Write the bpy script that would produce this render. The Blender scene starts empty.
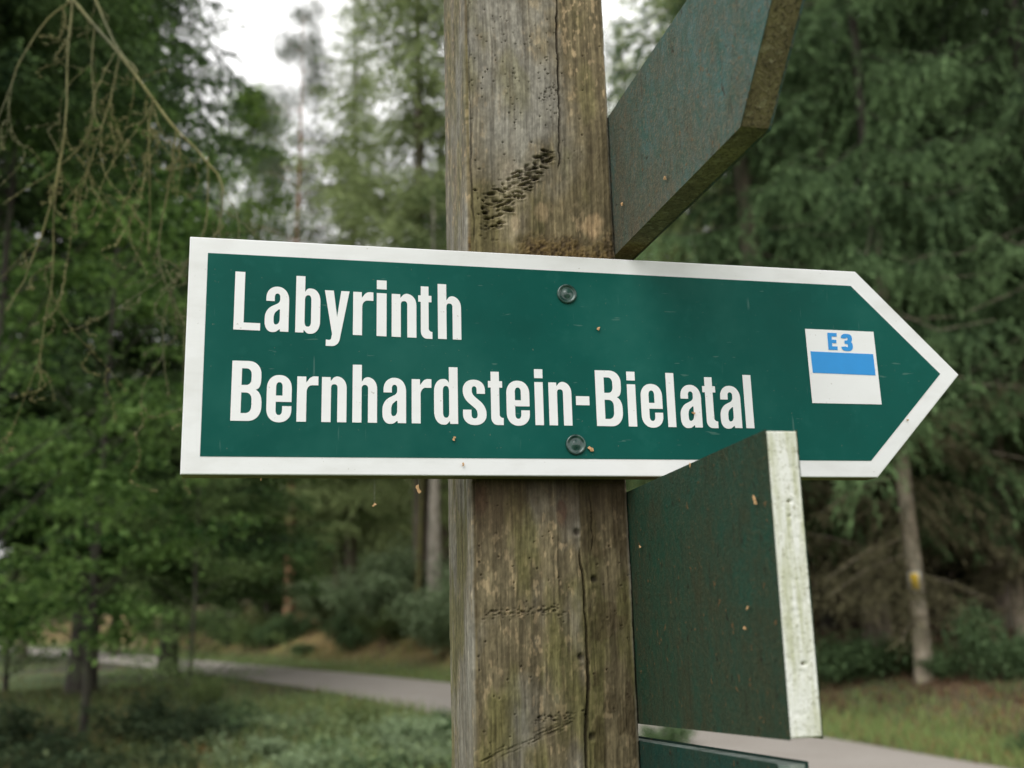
import bpy, math, random
import numpy as np
from mathutils import Vector, Matrix

random.seed(7)
RNG = np.random.default_rng(11)
scene = bpy.context.scene
COL = scene.collection

# ------------------------------------------------------------------ camera
W, H, FPX = 1024, 768, 1000.0
CAM_H = 1.6
up_c = Vector((-112, 4384, 1000)).normalized()          # world up seen in camera axes (x right, y up, z forward)
fw_c = Vector((0, 0, 1)); Yc = (fw_c - up_c * fw_c.dot(up_c)).normalized(); Xc = Yc.cross(up_c)
if Xc.x < 0: Xc = -Xc
RC = np.array([list(Xc), list(Yc), list(up_c)])           # camera axes -> world
CAM = np.array([0.0, 0.0, CAM_H])

def ray(px, py):
    return RC @ np.array([(px - W/2)/FPX, -(py - H/2)/FPX, 1.0])

def project(p):
    c = RC.T @ (np.asarray(p, float) - CAM)
    return W/2 + FPX*c[0]/c[2], H/2 - FPX*c[1]/c[2], c[2]

cd = bpy.data.cameras.new('camera')
cam = bpy.data.objects.new('camera', cd); COL.objects.link(cam)
cxw = RC @ np.array([1, 0, 0]); cyw = RC @ np.array([0, 1, 0]); czw = -(RC @ np.array([0, 0, 1]))
cam.matrix_world = Matrix(((cxw[0], cyw[0], czw[0], CAM[0]), (cxw[1], cyw[1], czw[1], CAM[1]), (cxw[2], cyw[2], czw[2], CAM[2]), (0, 0, 0, 1)))
cd.sensor_width = 36; cd.lens = FPX/W*36
cd.clip_start = 0.05; cd.clip_end = 1500
cd.dof.use_dof = True; cd.dof.focus_distance = 0.99; cd.dof.aperture_fstop = 5.0; cd.dof.aperture_blades = 0
scene.camera = cam

# ------------------------------------------------------------------ world, sun, exposure
SUN_EL, SUN_AZ = math.radians(46), math.radians(200)      # azimuth measured clockwise from +Y (behind the camera, a bit left)
world = bpy.data.worlds.new('World'); scene.world = world; world.use_nodes = True
nt = world.node_tree; nt.nodes.clear()
wo = nt.nodes.new('ShaderNodeOutputWorld'); bg = nt.nodes.new('ShaderNodeBackground')
sky = nt.nodes.new('ShaderNodeTexSky'); sky.sky_type = 'NISHITA'; sky.sun_disc = False
sky.sun_elevation = SUN_EL; sky.sun_rotation = SUN_AZ; sky.air_density = 1.0; sky.dust_density = 2.0
tc = nt.nodes.new('ShaderNodeTexCoord'); nz = nt.nodes.new('ShaderNodeTexNoise')
nz.inputs['Scale'].default_value = 2.6; nz.inputs['Detail'].default_value = 6
rp = nt.nodes.new('ShaderNodeValToRGB'); rp.color_ramp.elements[0].position = 0.32; rp.color_ramp.elements[0].color = (.78, .78, .78, 1)
rp.color_ramp.elements[1].position = 0.55; rp.color_ramp.elements[1].color = (1, 1, 1, 1)
mx = nt.nodes.new('ShaderNodeMix'); mx.data_type = 'RGBA'
mx.inputs[7].default_value = (10.3, 10.2, 10.1, 1)          # bright overcast cloud
nt.links.new(tc.outputs['Generated'], nz.inputs['Vector']); nt.links.new(nz.outputs['Fac'], rp.inputs['Fac'])
nt.links.new(rp.outputs['Color'], mx.inputs[0]); nt.links.new(sky.outputs['Color'], mx.inputs[6])
nt.links.new(mx.outputs[2], bg.inputs['Color']); bg.inputs['Strength'].default_value = 0.125
nt.links.new(bg.outputs[0], wo.inputs['Surface'])

sd = bpy.data.lights.new('sun', 'SUN'); sd.energy = 1.3; sd.angle = math.radians(38); sd.color = (1, .985, .965)
sun = bpy.data.objects.new('sun', sd); COL.objects.link(sun)
sdir = Vector((math.sin(SUN_AZ)*math.cos(SUN_EL), math.cos(SUN_AZ)*math.cos(SUN_EL), math.sin(SUN_EL)))
sun.rotation_euler = sdir.to_track_quat('Z', 'Y').to_euler()

vs = scene.view_settings
vs.view_transform = 'Standard'; vs.look = 'None'; vs.gamma = 1; vs.use_curve_mapping = False
vs.exposure = 0.3
cy = scene.cycles
cy.use_denoising = True
cy.max_bounces = 5; cy.diffuse_bounces = 3; cy.glossy_bounces = 2; cy.transmission_bounces = 3; cy.transparent_max_bounces = 4
cy.caustics_reflective = False; cy.caustics_refractive = False
cy.sample_clamp_indirect = 4

# ------------------------------------------------------------------ helpers
def srgb(r, g, b):
    f = lambda c: (c/255/12.92) if c/255 <= .04045 else ((c/255+.055)/1.055)**2.4
    return np.array([f(r), f(g), f(b)])

def hash2(ix, iy, seed):
    n = (ix.astype(np.int64)*374761393 + iy.astype(np.int64)*668265263 + seed*1274126177) & 0x7fffffff
    n = ((n ^ (n >> 13))*1103515245 + 12345) & 0x7fffffff
    n = (n ^ (n >> 16))*69069 & 0x7fffffff
    return (n % 100003)/100003.0

def vnoise(x, y, seed=0):
    x = np.asarray(x, float); y = np.asarray(y, float)
    x0 = np.floor(x); y0 = np.floor(y); fx = x-x0; fy = y-y0
    fx = fx*fx*(3-2*fx); fy = fy*fy*(3-2*fy)
    a = hash2(x0, y0, seed); b = hash2(x0+1, y0, seed); c = hash2(x0, y0+1, seed); d = hash2(x0+1, y0+1, seed)
    return (a*(1-fx)+b*fx)*(1-fy) + (c*(1-fx)+d*fx)*fy

def fbm(x, y, seed=0, oct=4):
    s = 0; a = .5; n = 0
    for i in range(oct):
        s = s + a*vnoise(x*2**i, y*2**i, seed+i*17); n += a; a *= .5
    return s/n

def sstep(a, b, x):
    t = np.clip((x-a)/(b-a), 0, 1); return t*t*(3-2*t)

class MB:
    """collects geometry for ONE mesh object"""
    def __init__(self): self.v = []; self.f = []; self.n = 0; self.c = []
    def add(self, V, F, mat=0, col=None):
        V = np.asarray(V, float).reshape(-1, 3)
        if isinstance(F, np.ndarray): F = [F]
        else:
            d = {}
            for q in F: d.setdefault(len(q), []).append(q)
            F = [np.array(x) for x in d.values()]
        for A in F: self.f.append((A + self.n, mat))
        self.v.append(V); self.n += len(V)
        if col is None: col = np.ones((len(V), 3))
        col = np.asarray(col, float)
        if col.ndim == 1: col = np.tile(col, (len(V), 1))
        self.c.append(col)
    def tube(self, pts, rad, seg=8, mat=0, col=None, cap=True):
        P = np.asarray(pts, float); n = len(P)
        R = np.full(n, rad) if np.isscalar(rad) else np.asarray(rad, float)
        T = np.gradient(P, axis=0); T /= np.linalg.norm(T, axis=1)[:, None] + 1e-12
        ref = np.array([0, 0, 1.]) if abs(T[0, 2]) < .9 else np.array([1., 0, 0])
        A = np.cross(T, ref); A /= np.linalg.norm(A, axis=1)[:, None] + 1e-9; B = np.cross(T, A)
        th = np.arange(seg)/seg*2*np.pi
        V = P[:, None] + R[:, None, None]*(np.cos(th)[None, :, None]*A[:, None] + np.sin(th)[None, :, None]*B[:, None])
        i = np.arange(n-1)[:, None]*seg; j = np.arange(seg)[None]; k = (j+1) % seg
        F = np.stack([i+j, i+k, i+seg+k, i+seg+j], -1).reshape(-1, 4)
        Fs = [F]
        if cap and seg > 2: Fs += [np.arange(seg)[None, ::-1], (np.arange(seg)+(n-1)*seg)[None]]
        base = self.n
        self.v.append(V.reshape(-1, 3)); self.n += n*seg
        self.c.append(np.ones((n*seg, 3)) if col is None else np.tile(np.asarray(col, float), (n*seg, 1)))
        for A_ in Fs: self.f.append((A_+base, mat))
    def prism(self, poly, d0, d1, frame, mats=(0, 0, 0)):
        """poly: 2-D outline; frame(a, b, d) -> xyz; d0 front, d1 back; mats front/back/side"""
        n = len(poly)
        V = [frame(a, b, d0) for a, b in poly] + [frame(a, b, d1) for a, b in poly]
        b = self.n
        self.add(V, [tuple(range(n))], mats[0]); self.f.append((np.arange(2*n-1, n-1, -1)[None]+b, mats[1]))
        self.f.append((np.array([[i, (i+1) % n, n+(i+1) % n, n+i] for i in range(n)])[:, ::-1]+b, mats[2]))
    def mesh(self, name, mats, smooth=False):
        me = bpy.data.meshes.new(name)
        V = np.concatenate(self.v); me.vertices.add(len(V)); me.vertices.foreach_set('co', V.astype(np.float32).ravel())
        lv = np.concatenate([a.ravel() for a, _ in self.f]); lt = np.concatenate([np.full(len(a), a.shape[1]) for a, _ in self.f])
        mi = np.concatenate([np.full(len(a), m) for a, m in self.f])
        me.loops.add(len(lv)); me.loops.foreach_set('vertex_index', lv.astype(np.int32))
        me.polygons.add(len(lt)); me.polygons.foreach_set('loop_start', np.concatenate([[0], np.cumsum(lt)[:-1]]).astype(np.int32))
        me.polygons.foreach_set('material_index', mi.astype(np.int32))
        me.polygons.foreach_set('use_smooth', np.full(len(lt), bool(smooth)))
        ca = me.attributes.new('Col', 'FLOAT_COLOR', 'POINT')
        C = np.concatenate(self.c); ca.data.foreach_set('color', np.c_[C, np.ones(len(C))].astype(np.float32).ravel())
        for m in mats: me.materials.append(m)
        me.update(calc_edges=True); me.validate()
        return me
    def build(self, name, mats, parent=None, smooth=False):
        o = bpy.data.objects.new(name, self.mesh(name, mats if isinstance(mats, (list, tuple)) else [mats], smooth))
        COL.objects.link(o)
        if parent: o.parent = parent
        return o

def tag(o, label=None, cat=None, group=None, kind=None):
    if label: o['label'] = label
    if cat: o['category'] = cat
    if group: o['group'] = group
    if kind: o['kind'] = kind
    return o

def empty(name, loc, rz=0.0):
    o = bpy.data.objects.new(name, None); COL.objects.link(o); o.location = loc; o.rotation_euler = (0, 0, rz); o.empty_display_size = .2
    return o

def put(name, mesh, parent):
    o = bpy.data.objects.new(name, mesh); COL.objects.link(o); o.parent = parent; return o

# ---- materials
def new_mat(name):
    m = bpy.data.materials.new(name); m.use_nodes = True
    return m, m.node_tree, m.node_tree.nodes['Principled BSDF']

def nd(nt, t, **kw):
    n = nt.nodes.new(t)
    for k, v in kw.items():
        if k in n.inputs: n.inputs[k].default_value = v
        else: setattr(n, k, v)
    return n

def noise(nt, scale, detail=4, vec=None, rough=.55, stretch=None):
    n = nd(nt, 'ShaderNodeTexNoise', Scale=scale, Detail=detail, Roughness=rough)
    t = nt.nodes.get('TC') or nd(nt, 'ShaderNodeTexCoord', name='TC')
    src = t.outputs['Object']
    if stretch:
        mp = nd(nt, 'ShaderNodeMapping'); mp.inputs['Scale'].default_value = stretch
        nt.links.new(src, mp.inputs['Vector']); src = mp.outputs[0]
    nt.links.new(src, n.inputs['Vector']); return n.outputs['Fac']

def ramp(nt, fac, stops):
    r = nd(nt, 'ShaderNodeValToRGB'); e = r.color_ramp.elements
    while len(e) < len(stops): e.new(.5)
    for x, (p, c) in zip(e, stops):
        x.position = p; x.color = (c[0], c[1], c[2], 1) if not np.isscalar(c) else (c, c, c, 1)
    nt.links.new(fac, r.inputs['Fac']); return r.outputs['Color']

def mixc(nt, fac, a, b, mode='MIX'):
    m = nd(nt, 'ShaderNodeMix', data_type='RGBA', blend_type=mode)
    for i, x in ((0, fac), (6, a), (7, b)):
        if hasattr(x, 'is_linked') or hasattr(x, 'links'): nt.links.new(x, m.inputs[i])
        elif np.isscalar(x): m.inputs[i].default_value = x
        else: m.inputs[i].default_value = (*x, 1)
    return m.outputs[2]

def bump(nt, bs, h, strength=.3, dist=.002):
    b = nd(nt, 'ShaderNodeBump', Strength=strength, Distance=dist)
    nt.links.new(h, b.inputs['Height']); nt.links.new(b.outputs[0], bs.inputs['Normal'])

def foliage_mat(name, rough=.6, transl=.25):
    m, t, b = new_mat(name)
    a = nd(t, 'ShaderNodeAttribute', attribute_name='Col')
    oi = nd(t, 'ShaderNodeObjectInfo')
    hs = nd(t, 'ShaderNodeHueSaturation')
    mr = nd(t, 'ShaderNodeMapRange'); mr.inputs[3].default_value = .85; mr.inputs[4].default_value = 1.15
    t.links.new(oi.outputs['Random'], mr.inputs[0]); t.links.new(mr.outputs[0], hs.inputs['Value'])
    t.links.new(a.outputs['Color'], hs.inputs['Color'])
    b.inputs['Roughness'].default_value = rough; b.inputs['Specular IOR Level'].default_value = .12
    t.links.new(hs.outputs[0], b.inputs['Base Color'])
    tr = nd(t, 'ShaderNodeBsdfTranslucent'); t.links.new(hs.outputs[0], tr.inputs['Color'])
    ms = nd(t, 'ShaderNodeMixShader'); ms.inputs[0].default_value = transl
    t.links.new(b.outputs[0], ms.inputs[1]); t.links.new(tr.outputs[0], ms.inputs[2])
    t.links.new(ms.outputs[0], t.nodes['Material Output'].inputs['Surface'])
    return m

M_NEEDLE = foliage_mat('spruce_needles', .7, .22)
M_LEAF = foliage_mat('broad_leaves', .55, .42)
M_GRASS = foliage_mat('grass_blades', .6, .3)

def bark_mat(name, c1, c2, c3, scale=14):
    m, t, b = new_mat(name)
    n1 = noise(t, scale, 5, stretch=(1, 1, .25)); n2 = noise(t, 3, 3)
    c = ramp(t, n1, [(.3, c1), (.55, c2), (.75, c3)])
    c = mixc(t, ramp(t, n2, [(.45, 0), (.65, .6)]), c, np.array([.09, .1, .06]))
    t.links.new(c, b.inputs['Base Color']); b.inputs['Roughness'].default_value = .9
    bump(t, b, n1, .8, .02)
    return m
M_BARK = bark_mat('spruce_bark', (.07, .055, .042), (.17, .135, .10), (.26, .22, .17))
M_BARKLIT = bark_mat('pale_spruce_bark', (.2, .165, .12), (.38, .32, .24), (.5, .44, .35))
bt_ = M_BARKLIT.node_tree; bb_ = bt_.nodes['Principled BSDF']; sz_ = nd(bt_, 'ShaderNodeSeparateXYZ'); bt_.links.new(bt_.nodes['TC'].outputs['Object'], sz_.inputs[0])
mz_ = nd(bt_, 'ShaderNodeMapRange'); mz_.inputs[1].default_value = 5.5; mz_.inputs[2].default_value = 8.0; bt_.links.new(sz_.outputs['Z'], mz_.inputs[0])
bt_.links.new(mixc(bt_, mz_.outputs[0], bb_.inputs['Base Color'].links[0].from_socket, (.05, .042, .033)), bb_.inputs['Base Color'])  # stem colour darkened at crown height, painted shade that hides the upper trunk
M_BARKDARK = bark_mat('dark_bark', (.02, .016, .012), (.05, .042, .033), (.09, .08, .06))
M_PINEBARK = bark_mat('pine_bark', (.16, .08, .045), (.34, .17, .09), (.42, .26, .16))
M_TWIG = bark_mat('lichen_twig', (.09, .085, .03), (.17, .16, .055), (.26, .25, .11), 40)

# ------------------------------------------------------------------ ground shape
def gpt(px, py):
    r = ray(px, py); t = -CAM_H/r[2]; p = CAM + r*t; return p[:2]
far_edge = np.array([(9.0, 0.5), (7.0, 4.6), gpt(1000, 768), gpt(830, 738), gpt(640, 709), gpt(450, 682), gpt(250, 664.5), gpt(110, 653), gpt(0, 645.5), (-75, 105)])
ROAD_HW = 1.55

def smooth_poly(P, it=3):
    for _ in range(it):
        Q = [P[0]]
        for a, b in zip(P[:-1], P[1:]): Q += [a*.75+b*.25, a*.25+b*.75]
        Q.append(P[-1]); P = np.array(Q)
    return P
fe = smooth_poly(far_edge)
tg = np.gradient(fe, axis=0); tg /= np.linalg.norm(tg, axis=1)[:, None]
nl = np.c_[-tg[:, 1], tg[:, 0]]                           # left of travel (towards the camera's side)
CENTER = fe + nl*ROAD_HW

def road_s(x, y):
    """signed distance to the road's centre line: positive beyond it, negative on the camera's side"""
    x = np.asarray(x, float); y = np.asarray(y, float); sh = x.shape
    q = np.c_[x.ravel(), y.ravel()]; best = np.full(len(q), 1e9); out = np.zeros(len(q))
    for a, b in zip(CENTER[:-1:2], CENTER[2::2]):
        d = b-a; t = np.clip(((q-a)@d)/(d@d), 0, 1); r = q-(a+t[:, None]*d)
        dd = np.hypot(r[:, 0], r[:, 1]); s = np.where(d[0]*r[:, 1]-d[1]*r[:, 0] > 0, -1, 1)
        k = dd < best; best[k] = dd[k]; out[k] = (dd*s)[k]
    return out.reshape(sh)

def ground_z(x, y):
    s = road_s(x, y); x = np.asarray(x, float); y = np.asarray(y, float)
    lf = sstep(4, -4, x) if False else 1-sstep(-3, 4, x)
    f = sstep(2.4, 8.0, s)*(.9+1.3*lf) + np.clip(s-8, 0, 60)*.075
    n = (fbm(x*.35, y*.35, 5)-.5)*.3
    w = np.where(s > 0, sstep(1.9, 4.5, s), sstep(1.9, 5, -s)*.8)
    return f + n*w

def gz(x, y): return float(ground_z(np.array([x]), np.array([y]))[0])

# terrain sheet
xs = np.concatenate([np.linspace(-400, -45, 30), np.linspace(-44, 44, 260), np.linspace(45, 400, 30)])
ys = np.concatenate([np.linspace(-300, -12, 24), np.linspace(-11, 80, 280), np.linspace(82, 500, 40)])
X, Y = np.meshgrid(xs, ys); Z = ground_z(X, Y)
Z -= np.where(np.abs(road_s(X, Y)) < 1.5, .03, 0)
nx, ny = len(xs), len(ys)
idx = np.arange(nx*ny).reshape(ny, nx)
F = np.stack([idx[:-1, :-1], idx[:-1, 1:], idx[1:, 1:], idx[1:, :-1]], -1).reshape(-1, 4)
S = road_s(X, Y)
g1 = srgb(92, 112, 58); litter = srgb(104, 82, 58); straw = srgb(150, 130, 82); dark = srgb(58, 52, 40)
n1 = fbm(X*.9, Y*.9, 21)[..., None]; n2 = fbm(X*.3, Y*.3, 31)[..., None]
wv = (sstep(1.4, 1.8, S)*(1-sstep(2.6, 4.2, S)))[..., None]         # green verge
wb = (sstep(2.6, 4, S)*(1-sstep(7.5, 10, S)))[..., None]             # dry bank
c = litter*(.6+.6*n1)
rx_ = sstep(-1, 3, X)[..., None]; straw = straw*(1-rx_)+srgb(96, 84, 58)*rx_
c = c*(1-wb) + wb*(straw*sstep(.35, .6, n1) + litter*(1-sstep(.35, .6, n1)))
c = c*(1-wv) + wv*g1*(.7+.6*n1)
wn = (S < -1.4)[..., None]
c = np.where(wn, dark*(1-sstep(.35, .6, n2)) + g1*.8*sstep(.35, .6, n2), c)
mb = MB(); mb.add(np.stack([X, Y, Z], -1), F, 0, c.reshape(-1, 3))
m, t, b = new_mat('forest_soil')
a = nd(t, 'ShaderNodeAttribute', attribute_name='Col')
nn = noise(t, 9, 6)
t.links.new(mixc(t, .8, a.outputs['Color'], ramp(t, nn, [(.3, .45), (.7, 1.25)]), 'MULTIPLY'), b.inputs['Base Color'])
b.inputs['Roughness'].default_value = .95; bump(t, b, nn, .8, .05)
tag(mb.build('ground', m, smooth=True), kind='structure')

# road
mb = MB(); rows = []
for p, nrm in zip(CENTER, np.c_[-np.gradient(CENTER, axis=0)[:, 1], np.gradient(CENTER, axis=0)[:, 0]]):
    nrm = nrm/np.linalg.norm(nrm)
    rows.append([(p[0]+nrm[0]*k*ROAD_HW, p[1]+nrm[1]*k*ROAD_HW, .004 + .03*(1-k*k)) for k in np.linspace(-1, 1, 9)])
R_ = np.array(rows); n0, n1_ = R_.shape[:2]; idx = np.arange(n0*n1_).reshape(n0, n1_)
F = np.stack([idx[:-1, :-1], idx[:-1, 1:], idx[1:, 1:], idx[1:, :-1]], -1).reshape(-1, 4)
mb.add(R_.reshape(-1, 3), F)
m, t, b = new_mat('pale_gravel_road')
nn = noise(t, 60, 5); n2 = noise(t, .9, 4)
t.links.new(mixc(t, ramp(t, n2, [(.35, 0), (.7, .5)]), ramp(t, nn, [(.3, (.24, .215, .19)), (.7, (.42, .385, .345))]), (.24, .21, .175)), b.inputs['Base Color'])
b.inputs['Roughness'].default_value = .95; bump(t, b, nn, .5, .01)
tag(mb.build('road', m, smooth=True), kind='structure')

# ------------------------------------------------------------------ signpost frame
SA = math.atan2(1000, 4577)                                # sign turned about 12 degrees, its right end farther
p0 = CAM + ray(540, 370)*1.0
sx = np.array([math.cos(SA), math.sin(SA), 0]); sy = np.array([-math.sin(SA), math.cos(SA), 0])   # along the sign / into it
T_SIGN = .026

def hit(px, py, axis, off):
    """pixel -> (along, into, z) on the plane axis.x = off, in the sign's own frame (origin: camera foot)"""
    r = ray(px, py); ax = sx if axis == 'x' else sy
    t = (off - CAM@ax)/(r@ax); p = CAM + r*t
    return np.array([p@sx, p@sy, p[2]])
Y_SIGN = p0@sy
Y_POST = Y_SIGN + T_SIGN
XL = np.mean([hit(476, 768, 'y', Y_POST)[0], hit(466, 250, 'y', Y_POST)[0]])
XR = np.mean([hit(640, 768, 'y', Y_POST)[0], hit(613, 250, 'y', Y_POST)[0], hit(631, 500, 'y', Y_POST)[0]])
PD = float(np.clip(hit(449.5, 600, 'x', XL)[1] - Y_POST, .12, .2))
ORG = np.array([(XL+XR)/2, Y_POST+PD/2, 0])                # post foot centre
rootp = ORG[0]*sx + ORG[1]*sy
signpost = empty('signpost', (rootp[0], rootp[1], 0), SA)
tag(signpost, 'weathered square wooden post carrying four green direction boards', 'signpost')
L = lambda p: np.asarray(p, float) - ORG
print('post', XL, XR, PD, 'sign depth', Y_SIGN)

# ------------------------------------------------------------------ the post
PW = XR-XL
def F2(px, py):
    p = L(hit(px, py, 'y', Y_POST)); return p[0], p[2]
z0, z1 = 1.36, 2.44
zz = np.concatenate([np.linspace(-.25, z0-.01, 30), np.arange(z0, z1, .0009), [2.445]])
hx, hy, rc = PW/2, PD/2, .005
per = []      # (x, y, nx, ny, face)
def seg(a, b, n, nrm, face):
    for i in range(n): per.append((a[0]+(b[0]-a[0])*i/n, a[1]+(b[1]-a[1])*i/n, nrm[0], nrm[1], face))
def arc(cx, cy, a0, n, face):
    for i in range(n):
        a = a0 + math.pi/2*(i+.0)/n; per.append((cx+rc*math.cos(a), cy+rc*math.sin(a), math.cos(a), math.sin(a), face))
seg((-hx+rc, -hy), (hx-rc, -hy), int(PW/.0009), (0, -1), 0); arc(hx-rc, -hy+rc, -math.pi/2, 6, 0)
seg((hx, -hy+rc), (hx, hy-rc), 50, (1, 0), 1); arc(hx-rc, hy-rc, 0, 4, 1)
seg((hx-rc, hy), (-hx+rc, hy), 50, (0, 1), 2); arc(-hx+rc, hy-rc, math.pi/2, 4, 2)
seg((-hx, hy-rc), (-hx, -hy+rc), 110, (-1, 0), 3); arc(-hx+rc, -hy+rc, math.pi, 6, 3)
per = np.array(per); npn = len(per)
PX = np.tile(per[:, 0], (len(zz), 1)); PY = np.tile(per[:, 1], (len(zz), 1)); ZZ = np.tile(zz[:, None], (1, npn))
NX = np.tile(per[:, 2], (len(zz), 1)); NY = np.tile(per[:, 3], (len(zz), 1)); FA = np.tile(per[:, 4], (len(zz), 1))
U = np.where((FA == 0) | (FA == 2), PX, PY + 3)            # coordinate across the face
front = sstep(.6, .95, -NY)
# grain
wob = (fbm(U*14, ZZ*5, 3)-.5)*.02
grain = fbm((U+wob)*420, ZZ*9, 41, 3); grain2 = fbm((U+wob)*130, ZZ*4, 43, 3); blot = fbm(U*26, ZZ*14, 47, 4); fine = fbm(U*700, ZZ*350, 53, 2)
mid = fbm(U*260, ZZ*110, 59, 3); mott = fbm(U*210, ZZ*120, 67, 4)
D = (fbm(U*330, ZZ*130, 63, 3)-.5)*.0011 + (grain-.5)*.0011 + (grain2-.5)*.0022 + (fbm(U*10, ZZ*3, 61)-.5)*.003 + (fine-.5)*.0004
# base colours
grey = srgb(143, 140, 129); grey2 = srgb(118, 114, 103); olive = srgb(120, 108, 78); olive_d = srgb(90, 80, 56); pale = srgb(196, 170, 128)
brownd = srgb(62, 48, 34); algae = srgb(112, 108, 58)
g = sstep(.3, .7, grain*.6+grain2*.4)[..., None]
cg = grey2*(1-g)+grey*g; co = olive_d*(1-g)+olive*g
xcu, _ = F2(557, 60); _, zs_t = F2(530, 252); _, zs_b = F2(540, 482); xc2, _ = F2(588, 700)
up = (ZZ > zs_t-.1)
# upper front: grey left of the crack, olive right and towards the sign
wO = np.clip(.16+.7*sstep(.45, .7, blot)*.6+.84*sstep(-.025, .03, U-xcu+(blot-.5)*.06) + .9*(1-sstep(.0, .12, ZZ-zs_t-.25*(xcu-U)+(blot-.5)*.08)), 0, 1)
wLow = np.clip(.62+(blot-.5)*2.2 + .5*(1-sstep(-.07, -.02, U)) , 0, 1)
wO = np.where(up, wO, np.clip(wLow*.95 + sstep(xc2-.004, xc2+.004, U), 0, 1))
cf = cg*(1-wO[..., None]) + co*wO[..., None]
# left face: grey-olive
wl = np.clip(.35+(blot-.5)*1.2, 0, 1)[..., None]
cl_ = (cg*(1-wl)+(co*1.1)*wl)*.95
cf = cf*(1+.12*sstep(.55, .75, fbm(U*60, ZZ*6, 69))[..., None]*up[..., None])
c = cf*front[..., None] + cl_*(1-front[..., None])
# light specks and lichen
sp = sstep(.6, .72, mid)*sstep(.4, .6, blot)*np.where(up, .3+.55*sstep(xcu-.01, xcu+.02, U), .6)
c = c*(1-.55*sp[..., None]) + pale*.55*sp[..., None]
al = sstep(.46, .66, fbm(U*34+5, ZZ*12, 71))*np.where(up, .4, .7)
c = c*(1-al[..., None]) + algae*(.6+.4*g)*al[..., None]
stre = sstep(.62, .8, fbm(U*300, ZZ*12, 73, 2))[..., None]
c = c*(1-.22*stre) + brownd*.22*stre
c = c*(.82+.36*sstep(.25, .75, mott))[..., None]
# crack lines on the front
def crack(pts, w, depth, colmix=.85):
    global D, c
    P = [F2(*p) for p in pts]; P.sort(key=lambda q: q[1])
    zc = np.array([q[1] for q in P]); xc = np.array([q[0] for q in P])
    xi = np.interp(ZZ, zc, xc) + (fbm(ZZ*60, ZZ*0, 77, 3)-.5)*.004
    ends = sstep(zc[0], zc[0]+.02, ZZ)*(1-sstep(zc[-1]-.02, zc[-1], ZZ))
    wv = w*(.5+fbm(ZZ*30, ZZ*0+2, 79, 2))
    k = np.exp(-((U-xi)/wv)**2)*ends*front
    D = D - depth*k; c = c*(1-colmix*k[..., None]) + brownd*.25*colmix*k[..., None]
crack([(556, -40), (557, 40), (559, 90), (559, 133), (560, 175)], .0009, .006)
crack([(589, 486), (592, 515), (593, 560)], .0007, .004, .7)
crack([(580, 545), (583, 575), (586, 620), (589, 660), (588, 700), (587, 735), (589, 790)], .0011, .007)
# step: the strip right of the lower crack stands slightly back
D = D - .0018*sstep(xc2-.002, xc2+.002, U)*(ZZ < zs_b)*front
for (sx_, w_, dp) in ((463, .0012, .004), (470, .0008, .002)):
    crack([(sx_-3, -40), (sx_, 100), (sx_+4, 250)], w_, dp, .5)
# pits: bark-beetle bites along a diagonal, small bore holes, rough cross bands
rs = np.random.default_rng(5)
def pit(px, py, rx, rz, depth, dark=.8, tilt=0.0):
    global D, c
    x, z = F2(px, py); m_ = (np.abs(U-x) < rx*3.0) & (np.abs(ZZ-z) < rz*3.0) & (front > .5)
    r_, c_ = np.where(m_)
    if not len(r_): return
    i0, i1, j0, j1 = r_.min(), r_.max()+1, c_.min(), c_.max()+1
    du = U[i0:i1, j0:j1]-x; dz = ZZ[i0:i1, j0:j1]-z - tilt*du
    e = np.exp(-((du/rx)**2+(dz/rz)**2)**1.5)
    D[i0:i1, j0:j1] -= depth*e
    lip = np.exp(-((du/(rx*1.3))**2+((dz+rz*1.7)/(rz*.8))**2))
    D[i0:i1, j0:j1] += depth*.25*lip
    cc = c[i0:i1, j0:j1]; c[i0:i1, j0:j1] = cc*(1-dark*e[..., None]) + brownd*.2*dark*e[..., None]
for row in range(8):                                        # rows run along the slant, each bite overlaps the next
    off = (row-3.5)
    t_ = rs.uniform(0, .08)
    while t_ < 1:
        w_ = (.9-.62*t_)
        bx = 488+t_*64+off*2.6*w_+rs.normal()*.8; by = 219-t_*68+off*4.6*w_+rs.normal()*.9
        if bx < 556 and rs.random() < .74:
            pit(bx, by, rs.uniform(.0014, .0046), rs.uniform(.0008, .0019), rs.uniform(.002, .006), rs.uniform(.4, .85), rs.uniform(-.2, .4))
        t_ += rs.uniform(.05, .1)
for i in range(44): pit(rs.normal(488, 9), rs.normal(212, 19), rs.uniform(.0006, .0022), rs.uniform(.0006, .0016), rs.uniform(.0008, .002), rs.uniform(.2, .75))
for (cx_, cy_, sx2, sy2, n_) in ((548, 95, 6, 16, 42), (545, 55, 8, 25, 16), (512, 100, 8, 30, 26), (495, 45, 14, 30, 26), (470, 70, 10, 60, 20), (578, 60, 12, 60, 14),
                                   (530, 560, 30, 50, 30), (500, 700, 20, 50, 20), (610, 640, 14, 80, 20)):
    for i in range(n_): pit(rs.normal(cx_, sx2), rs.normal(cy_, sy2), rs.uniform(.0005, .0011), rs.uniform(.0005, .0012), .002, rs.uniform(.3, .8))
for (x_a, x_b, y_a, y_b, n_) in ((480, 566, 615, 610, 45), (535, 588, 721, 714, 34), (500, 560, 613, 609, 20)):
    for i in range(n_):
        t_ = rs.random(); pit(x_a+(x_b-x_a)*t_, y_a+(y_b-y_a)*t_+rs.normal()*2.6, rs.uniform(.0008, .002), rs.uniform(.0006, .0011), rs.uniform(.0008, .002), rs.uniform(.1, .6))
for i in range(46):                                         # slanting gouge near the bottom
    t_ = rs.random(); pit(482+90*t_, 762-40*t_+rs.normal()*2.5, .006, .0008, .0008, .16, .4)
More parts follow.
